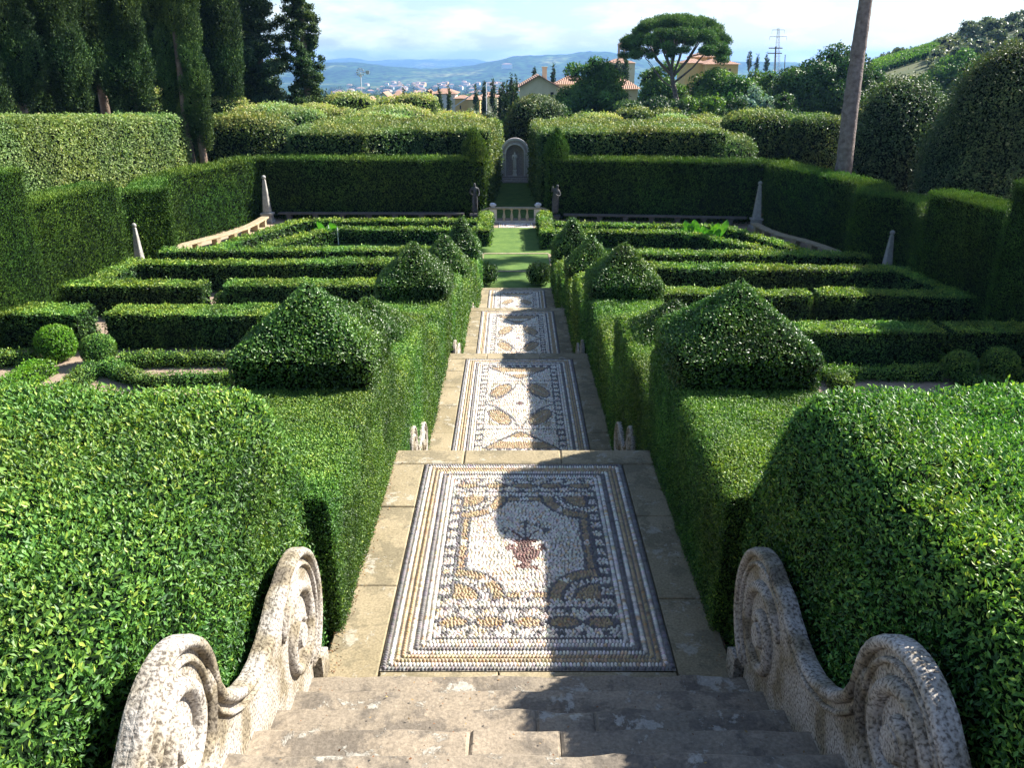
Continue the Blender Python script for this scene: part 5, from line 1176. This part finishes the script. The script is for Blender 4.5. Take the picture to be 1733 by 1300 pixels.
# leaning stone pine on the right: only its trunk is in the picture, its crown stands above the frame
def leaning():
    d = 40; a = D(1425, 312, d); b = D(1437, 200, d); c = D(1452, 90, d); e = D(1465, 0, d); root = empty('pine_tree', (a[0], a[1], 0), 'tall leaning pine with a bare grey-brown trunk rising out of the picture', 'pine tree')
    f_ = [e[i] + (e[i] - c[i]) * 1.6 for i in range(3)]
    P = [(a[0] - .2, d, -.3), a, b, c, e, tuple(f_)]; PP = []
    for p, q in zip(P[:-1], P[1:]):
        for i in range(8): t = i / 8; PP.append(tuple(p[k] + (q[k] - p[k]) * t + (random.uniform(-.014, .014) if k < 2 else 0) for k in range(3)))
    n = len(PP); trunk(root, PP, [.42 - .16 * (i / n) + random.uniform(-.016, .016) for i in range(n)], BARKP, n=18)
    B = []
    for i in range(30):
        a_ = random.random() * 6.283; q = math.sqrt(random.random()) * 4.6; B.append((f_[0] + q * math.cos(a_), f_[1] + q * math.sin(a_), f_[2] + 1.2 + random.uniform(-.4, .9) - q * .15, .7, .7, .35))
    crown('crown', B, PINE, root, .22, .8, cr=.8, wl=.4)
leaning()
# slender cypresses before the village and on the hill
SC = [(105, 190)]
SL = [(551, 150, 172, 5, 150), (683, 146, 176, 7, 170), (700, 149, 170, 5, 230), (728, 147, 175, 6, 190), (743, 142, 183, 8, 150), (759, 139, 194, 9, 125), (637, 160, 178, 5, 190), (652, 162, 176, 4, 240), (805, 139, 174, 7, 160), (819, 133, 172, 8, 150), (834, 128, 168, 9, 150),
      (866, 122, 185, 14, 112), (873, 126, 185, 12, 118), (858, 133, 188, 12, 110), (851, 135, 184, 10, 116), (846, 142, 186, 9, 112), (869, 140, 192, 16, 106), (905, 109, 140, 10, 170), (937, 105, 140, 8, 200), (790, 164, 180, 4, 220),
      (1017, 97, 130, 16, 190), (1031, 103, 132, 17, 186), (1044, 99, 134, 20, 182), (1058, 94, 134, 22, 180), (1270, 84, 105, 5, 330), (1283, 88, 108, 4, 330), (1299, 90, 108, 5, 320)]
for k, (u, vt, vb, w, d) in enumerate(SL):
    z0 = D(u, vb, d)[2]; cypress('slender dark cypress, %s' % ['first', 'second', 'third', 'fourth', 'fifth', 'sixth', 'seventh', 'eighth', 'ninth', 'tenth', 'eleventh', 'twelfth', 'thirteenth', 'fourteenth', 'fifteenth', 'sixteenth', 'seventeenth', 'eighteenth', 'nineteenth', 'twentieth', 'twenty-first', 'twenty-second', 'twenty-third', 'twenty-fourth', 'twenty-fifth', 'twenty-sixth', 'twenty-seventh'][k] + ' of the row from the left, before the valley' if False else 'slender cypress', u, vt, w, d, z0 - 3, stem=.6, grp='slender cypresses before the valley', shape='spire', L0=.15)
    o = [q for q in COL.objects if q.name.startswith('cypress_tree')][-1]
names = ['left of the white house', 'just right of the conifer edge']
NM = ['tiny slender cypress just right of the tall conifer', 'slender cypress left of the three by the white house', 'tiny cypress above the round mound', 'left one of three cypresses at the white house', 'middle one of three cypresses at the white house', 'right one of three cypresses at the white house, the tallest', 'small cypress among the red roofs, left', 'smaller cypress among the red roofs, right',
      'slender cypress left of the pale upright pole', 'slender cypress at the pale upright pole', 'slender cypress right of the pale upright pole', 'tallest cypress of the clump left of the cream gable', 'second tallest cypress of the clump left of the cream gable', 'cypress at the left side of the clump', 'slim cypress at the left end of the clump', 'shortest slim cypress left of the clump', 'broad low cypress in front of the clump',
      'lone dark cypress above the cream gable roof', 'small cypress right of the lone one', 'very small cypress before the yellow house', 'first cypress left of the bell tower', 'second cypress left of the bell tower', 'third cypress, under the bell tower', 'fourth cypress, right of the bell tower', 'tiny hill cypress by the left pole', 'tiny hill cypress between the poles', 'tiny hill cypress left of the pylon']
cys = [q for q in COL.objects if q.get('group') == 'slender cypresses before the valley']
for q, nm in zip(cys, NM): q['label'] = nm
# ------------------------------------------------------------------ houses
def house(label, x, y, z, w, dp, h, rh, wall, rot=0.0, wins=(), gable='x', cat='house', grp='houses beyond the grove', over=.35, chim=None):
    root = empty('house', (x, y, z), label, cat, grp); root.rotation_euler.z = rot
    bm = bmesh.new(); bbox(bm, -w / 2, w / 2, 0, dp, -6, h)
    if rh and gable == 'x':       # gable faces the viewer
        for yy in (0.0, dp): bm.faces.new([bm.verts.new(p) for p in ((-w / 2, yy, h), (w / 2, yy, h), (0, yy, h + rh))])
    elif rh == 0: pass
    bm_obj('wall', bm, wall, root)
    bm = bmesh.new(); t = .18; o_ = over
    if rh:
        if gable == 'x':
            for s in (-1, 1):
                k = rh / (w / 2); vs = [(0, -o_, h + rh), (0, dp + o_, h + rh), (s * (w / 2 + o_), dp + o_, h - k * o_), (s * (w / 2 + o_), -o_, h - k * o_)]
                a = [bm.verts.new(p) for p in vs]; b = [bm.verts.new((p[0], p[1], p[2] + t)) for p in vs]; bm.faces.new(a); bm.faces.new(b)
                for i in range(4): bm.faces.new((a[i], a[(i + 1) % 4], b[(i + 1) % 4], b[i]))
        else:
            vs = [(-w / 2 - o_, -o_, h), (w / 2 + o_, -o_, h), (w / 2 + o_, dp + o_, h), (-w / 2 - o_, dp + o_, h)]; m_ = min(w, dp) / 2 * .9
            a = [bm.verts.new(p) for p in vs]; r1 = bm.verts.new((-w / 2 + m_ * .8, dp / 2, h + rh)); r2 = bm.verts.new((w / 2 - m_ * .8, dp / 2, h + rh))
            bm.faces.new((a[0], a[1], r2, r1)); bm.faces.new((a[1], a[2], r2)); bm.faces.new((a[2], a[3], r1, r2)); bm.faces.new((a[3], a[0], r1)); bm.faces.new(a[::-1])
    rf = bm_obj('roof', bm, ROOF, root)
    if chim:
        bm = bmesh.new(); bbox(bm, chim - .35, chim + .35, dp / 2 - .35, dp / 2 + .35, h, h + rh + 1.1); bbox(bm, chim - .45, chim + .45, dp / 2 - .45, dp / 2 + .45, h + rh + 1.1, h + rh + 1.25); bm_obj('chimney', bm, wall, rf)
    for (wx, wz, ww, wh) in wins:
        bm = bmesh.new(); bbox(bm, wx - ww / 2, wx + ww / 2, -.05, .02, wz, wz + wh); f = bm_obj('window', bm, WINM, root)
        bm = bmesh.new(); bbox(bm, wx - ww / 2 - .12, wx + ww / 2 + .12, -.12, .01, wz - .14, wz - .02); bm_obj('sill', bm, wall, f)
    return root
def house_px(label, u0, u1, v_eave, v_base, d, rise, wall, rot=0.0, dp=9, gable='x', wins=(), **kw):
    a = D(u0, v_eave, d); b = D(u1, v_eave, d); zb_ = D(u0, v_base, d)[2]; w = b[0] - a[0]; h = a[2] - zb_
    ws = [((fx - .5) * w, fz * h, fw * w, fh * h) for fx, fz, fw, fh in wins]
    return house(label, (a[0] + b[0]) / 2, d, zb_, w, dp, h, rise, wall, rot, ws, gable, **kw)
house_px('cream house with a low terracotta gable behind the domed tree', 880, 944, 147, 200, 128, 1.5, WALLC, wins=((.85, .68, .08, .16),), chim=1.0, over=.5, dp=12)
house_px('cream house with a tiled roof, right of the leafy tree', 1022, 1080, 150, 190, 124, 1.5, WALLC, gable='y', over=.5, dp=7)
house_px('low tiled house left of the cream gable, mostly hidden', 944, 1000, 142, 190, 135, 1.2, WALLC, gable='y', dp=8)
house_px('white house with red roof behind the three slender cypresses', 733, 770, 158, 200, 215, 1.1, WALLW, wins=((.25, .55, .12, .16), (.7, .55, .12, .16), (.7, .2, .12, .16)), gable='y', dp=10, over=.7)
house_px('white gable wall left of the white house', 715, 734, 164, 196, 225, 1.6, WALLW, dp=8, over=.5)
house_px('yellow ochre house right of the white house', 770, 792, 166, 196, 210, .6, WALLY, wins=((.4, .4, .1, .2),), gable='y', dp=8, over=.5)
house_px('ochre wing with an orange tiled roof right of the white house', 792, 812, 168, 196, 205, 1.0, WALLY, gable='y', dp=8, over=.5)
house_px('long low terracotta roofs left of the upright pole', 812, 842, 164, 190, 240, 1.2, WALLC, gable='y', dp=10, over=.6)
house_px('yellow villa on the rise with a stepped roof, right of the umbrella pine crown', 1194, 1250, 108, 128, 170, 1.0, WALLY, gable='y', wins=((.25, .3, .05, .3), (.5, .3, .05, .3), (.75, .3, .05, .3)), dp=9, over=.5)
house_px('taller back part of the yellow villa', 1176, 1212, 96, 125, 178, .9, WALLY, gable='y', wins=((.7, .72, .2, .2),), dp=8, over=.4)
house_px('small yellow house half hidden by the umbrella pine', 1160, 1195, 106, 128, 172, .8, WALLY, gable='y', dp=8)
house_px('tiled house under the bell tower', 1030, 1075, 106, 125, 215, 1.0, WALLC, gable='y', dp=10)
house_px('orange roofed house glimpsed right of the leaning trunk', 1462, 1490, 172, 185, 90, .6, WALLC, gable='y', dp=5)
VIL = [(636, 660, 163, 'tiled village house above the small mound, left'), (662, 680, 160, 'tiled village house behind the small mounds'), (610, 634, 170, 'village house with a brown roof, left'), (672, 700, 170, 'low brown-roofed village house'), (690, 712, 160, 'village house with a white gable, centre'), (560, 580, 172, 'village house at the left end'), (640, 668, 172, 'village house with a long grey-brown roof'), (848, 866, 165, 'pale village house right of the pole'), (540, 552, 168, 'village house beside the conifer trunk')]
for k, (u0, u1, v, lb) in enumerate(VIL): house_px(lb, u0 + 3, u1 - 1, v + 3, v + 25, 300 + 25 * k, 1.9, [WALLW, WALLC, WALLY][k % 3], gable='xy'[k % 2], dp=12, over=.6, grp='village houses in front of the valley')
# bell tower
bx, by, bz = D(1051, 125, 225); s_ = zc(225, 8) / FPX
root = empty('bell_tower', (bx, by, bz), 'small stone bell tower with open belfry left of the umbrella pine crown', 'bell tower'); ht = D(1051, 76, 225)[2] - bz; hw_ = 6.0 * s_
bm = bmesh.new(); bbox(bm, -hw_, hw_, 0, 2 * hw_, -5, ht * .45); 
for sx in (-1, 1):
    for yy in (0, 1): bbox(bm, sx * hw_ - (hw_ * .5 if sx > 0 else 0), sx * hw_ + (hw_ * .5 if sx < 0 else 0), yy * 1.5 * hw_, yy * 1.5 * hw_ + hw_ * .5, ht * .45, ht * .85)
bbox(bm, -hw_, hw_, 0, 2 * hw_, ht * .85, ht); bbox(bm, -hw_ * 1.15, hw_ * 1.15, -hw_ * .15, 2.15 * hw_, ht * .70 + ht * .3, ht * 1.04); bm_obj('shaft', bm, plain('tower_stone', (.30, .25, .19), .9, 1, (.40, .34, .27)), root)
bm = bmesh.new(); bmesh.ops.create_cone(bm, cap_ends=True, segments=4, radius1=hw_ * 1.5, radius2=.02, depth=ht * .12, matrix=Matrix.Translation((0, hw_, ht * 1.10)) @ Matrix.Rotation(R(45), 4, 'Z')); bm_obj('roof', bm, ROOF, root)
bm = bmesh.new(); blathe(bm, 0, hw_, [(ht * .50, .42), (ht * .53, .40), (ht * .62, .25), (ht * .66, .12), (ht * .78, .03)], 12); bm_obj('bell', bm, IRON, root, smooth=True)
# pylon, poles, wind pump, leaning pole
def line_obj(name, label, cat, segs, m, grp=None):
    bm = bmesh.new()
    for p, q, r in segs: btube(bm, [p, q], r, 5)
    return tag(bm_obj(name, bm, m), label, cat, grp)
def pylon(u, v0, v1, d, w):
    a, b = Vector(D(u + 2.5, v0, d)), Vector(D(u, v1, d)); W_ = w * zc(d, 8) / FPX; S = []
    for sx in (-1, 1):
        for sy in (-1, 1): S.append((b + Vector((sx * W_, sy * W_, -3)), a + Vector((sx * W_ * .25, sy * W_ * .25, 0)), .045))
    n = 9
    for i in range(n):
        t0, t1 = i / n, (i + 1) / n; k0, k1 = W_ * (1 - .75 * t0), W_ * (1 - .75 * t1); p, q = b.lerp(a, t0), b.lerp(a, t1)
        S.append((p + Vector((-k0, -k0, 0)), q + Vector((k1, -k1, 0)), .025)); S.append((p + Vector((k0, -k0, 0)), q + Vector((-k1, -k1, 0)), .025)); S.append((p + Vector((-k0, -k0, 0)), p + Vector((k0, -k0, 0)), .04))
    for t, l in ((.96, 2.6), (.80, 3.6)):
        p = b.lerp(a, t); S.append((p - Vector((l * W_ * .8, 0, 0)), p + Vector((l * W_ * .8, 0, 0)), .08)); 
        for sx in (-1, 1): S.append((p + Vector((sx * l * W_ * .8, 0, 0)), p + Vector((sx * l * W_ * .8, 0, -1.0)), .05))
    return line_obj('electricity_pylon', 'lattice electricity pylon on the skyline', 'pylon', S, METAL)
pylon(1315, 47, 118, 260, 5)
def pole(label, u0, v0, u1, v1, d, r, m, name='pole', cat='pole', arm=0):
    a, b = Vector(D(u0, v0, d)), Vector(D(u1, v1, d)); S = [(b - Vector((0, 0, 3)) if u0 == u1 else b, a, r)]
    if arm: S.append((a + Vector((-arm, 0, -.3)), a + Vector((arm, 0, -.3)), r * .7)); S.append((a + Vector((-arm, 0, -1.2)), a + Vector((arm, 0, -1.2)), r * .7))
    return line_obj(name, label, cat, S, m, 'poles on the skyline')
pole('dark pole standing in front of the pylon', 1313, 78, 1313, 125, 170, .14, BARK, arm=1.3)
pole('thin pole left of the pylon', 1269, 86, 1269, 118, 260, .12, BARK)
pole('short pole right of the pylon', 1329, 92, 1329, 112, 250, .12, BARK)
pole('pale upright pole among the slender cypresses', 823, 140, 823, 190, 95, .055, PALEM)
pole('pale leaning pole rising from the grove canopy', 823, 142, 748, 195, 84, .05, PALEM)
a = D(610, 122, 100); root = empty('wind_pump', (a[0], a[1], -6), 'white wind pump on a thin mast above the round mound', 'wind pump')
bm = bmesh.new(); btube(bm, [(0, 0, 0), (0, 0, a[2] + 6)], .05, 6); bm_obj('mast', bm, PALEM, root)
bm = bmesh.new(); 
for k in range(10):
    an = 2 * math.pi * k / 10; r0, r1 = .12, .48; q = [(r0 * math.cos(an), r0 * math.sin(an)), (r1 * math.cos(an - .2), r1 * math.sin(an - .2)), (r1 * math.cos(an + .2), r1 * math.sin(an + .2))]
    f0 = [bm.verts.new((p[0], -.15 + .05 * i, p[1] + a[2] + 6)) for i, p in enumerate(q)]; f1 = [bm.verts.new((p[0], -.12 + .05 * i, p[1] + a[2] + 6)) for i, p in enumerate(q)]
    bm.faces.new(f0); bm.faces.new(f1[::-1]); [bm.faces.new((f0[i], f0[(i + 1) % 3], f1[(i + 1) % 3], f1[i])) for i in range(3)]
bm_obj('rotor', bm, WALLW, root)
bm = bmesh.new(); bbox(bm, .15, .85, -.02, .02, a[2] + 5.98, a[2] + 6.02); bbox(bm, .6, 1.0, -.02, .02, a[2] + 5.8, a[2] + 6.2); bm_obj('tail_vane', bm, WALLW, root)
# town of the valley: small blocks with tiled roofs, copies share meshes
random.seed(5)
protos = []
for k, m_ in enumerate((WALLC, WALLW, WALLY, WALLW)):
    bm = bmesh.new(); w, dp, h = random.uniform(14, 26), random.uniform(12, 18), random.uniform(7, 13); bbox(bm, -w / 2, w / 2, 0, dp, -3, h)
    n0 = len(bm.faces); a = [bm.verts.new(p) for p in ((-w / 2 - .8, -.8, h), (w / 2 + .8, -.8, h), (w / 2 + .8, dp + .8, h), (-w / 2 - .8, dp + .8, h))]; r1, r2 = bm.verts.new((-w / 5, dp / 2, h + 3.2)), bm.verts.new((w / 5, dp / 2, h + 3.2))
    for f in ((a[0], a[1], r2, r1), (a[1], a[2], r2), (a[2], a[3], r1, r2), (a[3], a[0], r1)): bm.faces.new(f).material_index = 1
    bm.faces.ensure_lookup_table(); me = bpy.data.meshes.new('town_house'); bm.to_mesh(me); bm.free(); me.materials.append(m_); me.materials.append(ROOF); protos.append(me)
for k in range(190):
    d = random.uniform(2100, 3900); u = random.uniform(545, 985)
    if d > 2500 and random.random() < .4: u = random.uniform(640, 880)
    x = (u - 870) / 1400 * d * .932; z = float(ground_z(x, d))
    o = bpy.data.objects.new('town_house', protos[k % 4]); COL.objects.link(o); o.location = (x, d, z); o.rotation_euler.z = random.uniform(-.6, .6); s = random.uniform(.6, 1.0); o.scale = (s, s, s * random.uniform(.8, 1.3))
    tag(o, 'tiny tiled town house far down in the hazy valley', 'house', 'houses of the town in the valley')
for u, v, d, lb in ((858, 112, 4700, 'pale farmhouse on the wooded hillside, above the town'), (1005, 133, 4600, 'second small farmhouse low on the wooded hill')):
    x, y, z = D(u, v, d); o = bpy.data.objects.new('farmhouse', protos[1]); COL.objects.link(o); o.location = (x, y, z - 6); o.scale = (2.2, 2, 1.4); tag(o, lb, 'house')
# woods of the valley: uncountable, one object
def wood(name, label, n, ulo, uhi, dlo, dhi, rlo, rhi, lm, seed, ztop=.5, vtop=None, L0=.8):
    rg = np.random.default_rng(seed); d = np.exp(rg.uniform(np.log(dlo), np.log(dhi), n)); u = rg.uniform(ulo, uhi, n); x = (u - 870) / 1400 * d * .932; z = ground_z(x, d); r = rg.uniform(rlo, rhi, n) * (d / dlo) ** .35
    B = np.column_stack([x, d, z + r * ztop, r, r, r * .75]); o = crown(name, B, lm, None, L0, .9, lmin=.0016, cr=.85); return tag(o, label, 'woods', kind='stuff')
wood('valley_woods', 'hazy green woods between the village and the town', 900, 520, 1000, 330, 1600, 3.2, 5.5, TREE, 3)
wood('valley_woods_dark', 'darker tree belts down in the valley', 700, 500, 1010, 500, 3200, 4.0, 7.0, TREED, 4)
wood('slope_woods', 'mixed trees on the rise behind the umbrella pine', 150, 1090, 1430, 135, 240, 1.6, 3.0, TREE, 5, .6)
wood('hill_scrub', 'grey-green scrub and young olives covering the right hill slope', 170, 1575, 1800, 150, 285, .7, 1.5, OLIVE, 6, .4)
wood('hill_trees', 'green trees scattered along the foot of the right hill', 45, 1440, 1700, 112, 150, 1.2, 2.2, TREE, 7, .5)
# the hill on the right: vineyard rows and olives
V = []; F = []
rg = np.random.default_rng(8); P = []
for r_ in range(20):
    d = 180 + r_ * 2.9
    for xx in np.arange(70, 190, .5):
        u = xx / d * 1400 / .932 + 870
        if 1490 < u < 1600: P.append((xx + rg.normal(0, .1), d + rg.normal(0, .1) + xx * .05))
P = np.array(P); Zv = ground_z(P[:, 0], P[:, 1]); B = np.column_stack([P, Zv + .7, np.full(len(P), .42), np.full(len(P), .38), np.full(len(P), .75)])
tag(crown('vineyard', B, VINE, None, .3, .8, lmin=.0022, cr=.85), 'bright green rows of vines on the slope at the right', 'vineyard', kind='stuff')
random.seed(9)
k = 0
for u in list(range(1478, 1740, 13)):
    k += 1; d = random.uniform(262, 292); x = (u - 870) / 1400 * d * .932; z = float(ground_z(x, d)); h = random.uniform(3.6, 5.2); root = empty('olive_tree', (x, d, z), 'olive tree standing on the skyline of the right hill', 'olive tree', 'olive trees on the ridge of the right hill')
    B = []
    for i in range(12): a = random.random() * 6.28; q = random.uniform(0, 1.3); B.append((x + q * math.cos(a), d + q * math.sin(a), z + h * random.uniform(.5, .85), .8, .8, .6))
    crown('crown', B, OLIVE, root, .3, .9, lmin=.0030); trunk(root, [(x, d, z - .3), (x + .2, d, z + h * .6)], [.22, .12])
for k in range(80):
    d = random.uniform(165, 255); u = random.uniform(1500, 1735) if k > 20 else random.uniform(1490, 1640); x = (u - 870) / 1400 * d * .932; z = float(ground_z(x, d)); h = random.uniform(3, 4.5)
    if u < 1610 and d < 246: continue
    root = empty('olive_tree', (x, d, z), 'small grey-green olive tree on the dry slope of the right hill', 'olive tree', 'olive trees on the slope of the right hill')
    B = []
    for i in range(10): a = random.random() * 6.28; q = random.uniform(0, 1.1); B.append((x + q * math.cos(a), d + q * math.sin(a), z + h * random.uniform(.45, .8), .8, .8, .6))
    crown('crown', B, OLIVE, root, .3, .9, lmin=.0030); trunk(root, [(x, d, z - .3), (x + .1, d, z + h * .6)], [.18, .1])
# ------------------------------------------------------------------ haze
HAZE = True
if HAZE:
    bm = bmesh.new(); bbox(bm, -9000, 9000, -60, 12600, -125, 105)
    m = bpy.data.materials.new('haze'); m.use_nodes = True; nt = m.node_tree
    for n in list(nt.nodes): nt.nodes.remove(n)
    out = nt.nodes.new('ShaderNodeOutputMaterial'); v = nt.nodes.new('ShaderNodeVolumePrincipled'); v.inputs['Color'].default_value = (.27, .52, 1, 1); v.inputs['Density'].default_value = 1.1e-4; v.inputs['Anisotropy'].default_value = .2
    nt.links.new(v.outputs[0], out.inputs['Volume'])
    tag(bm_obj('haze', bm, m), kind='stuff')
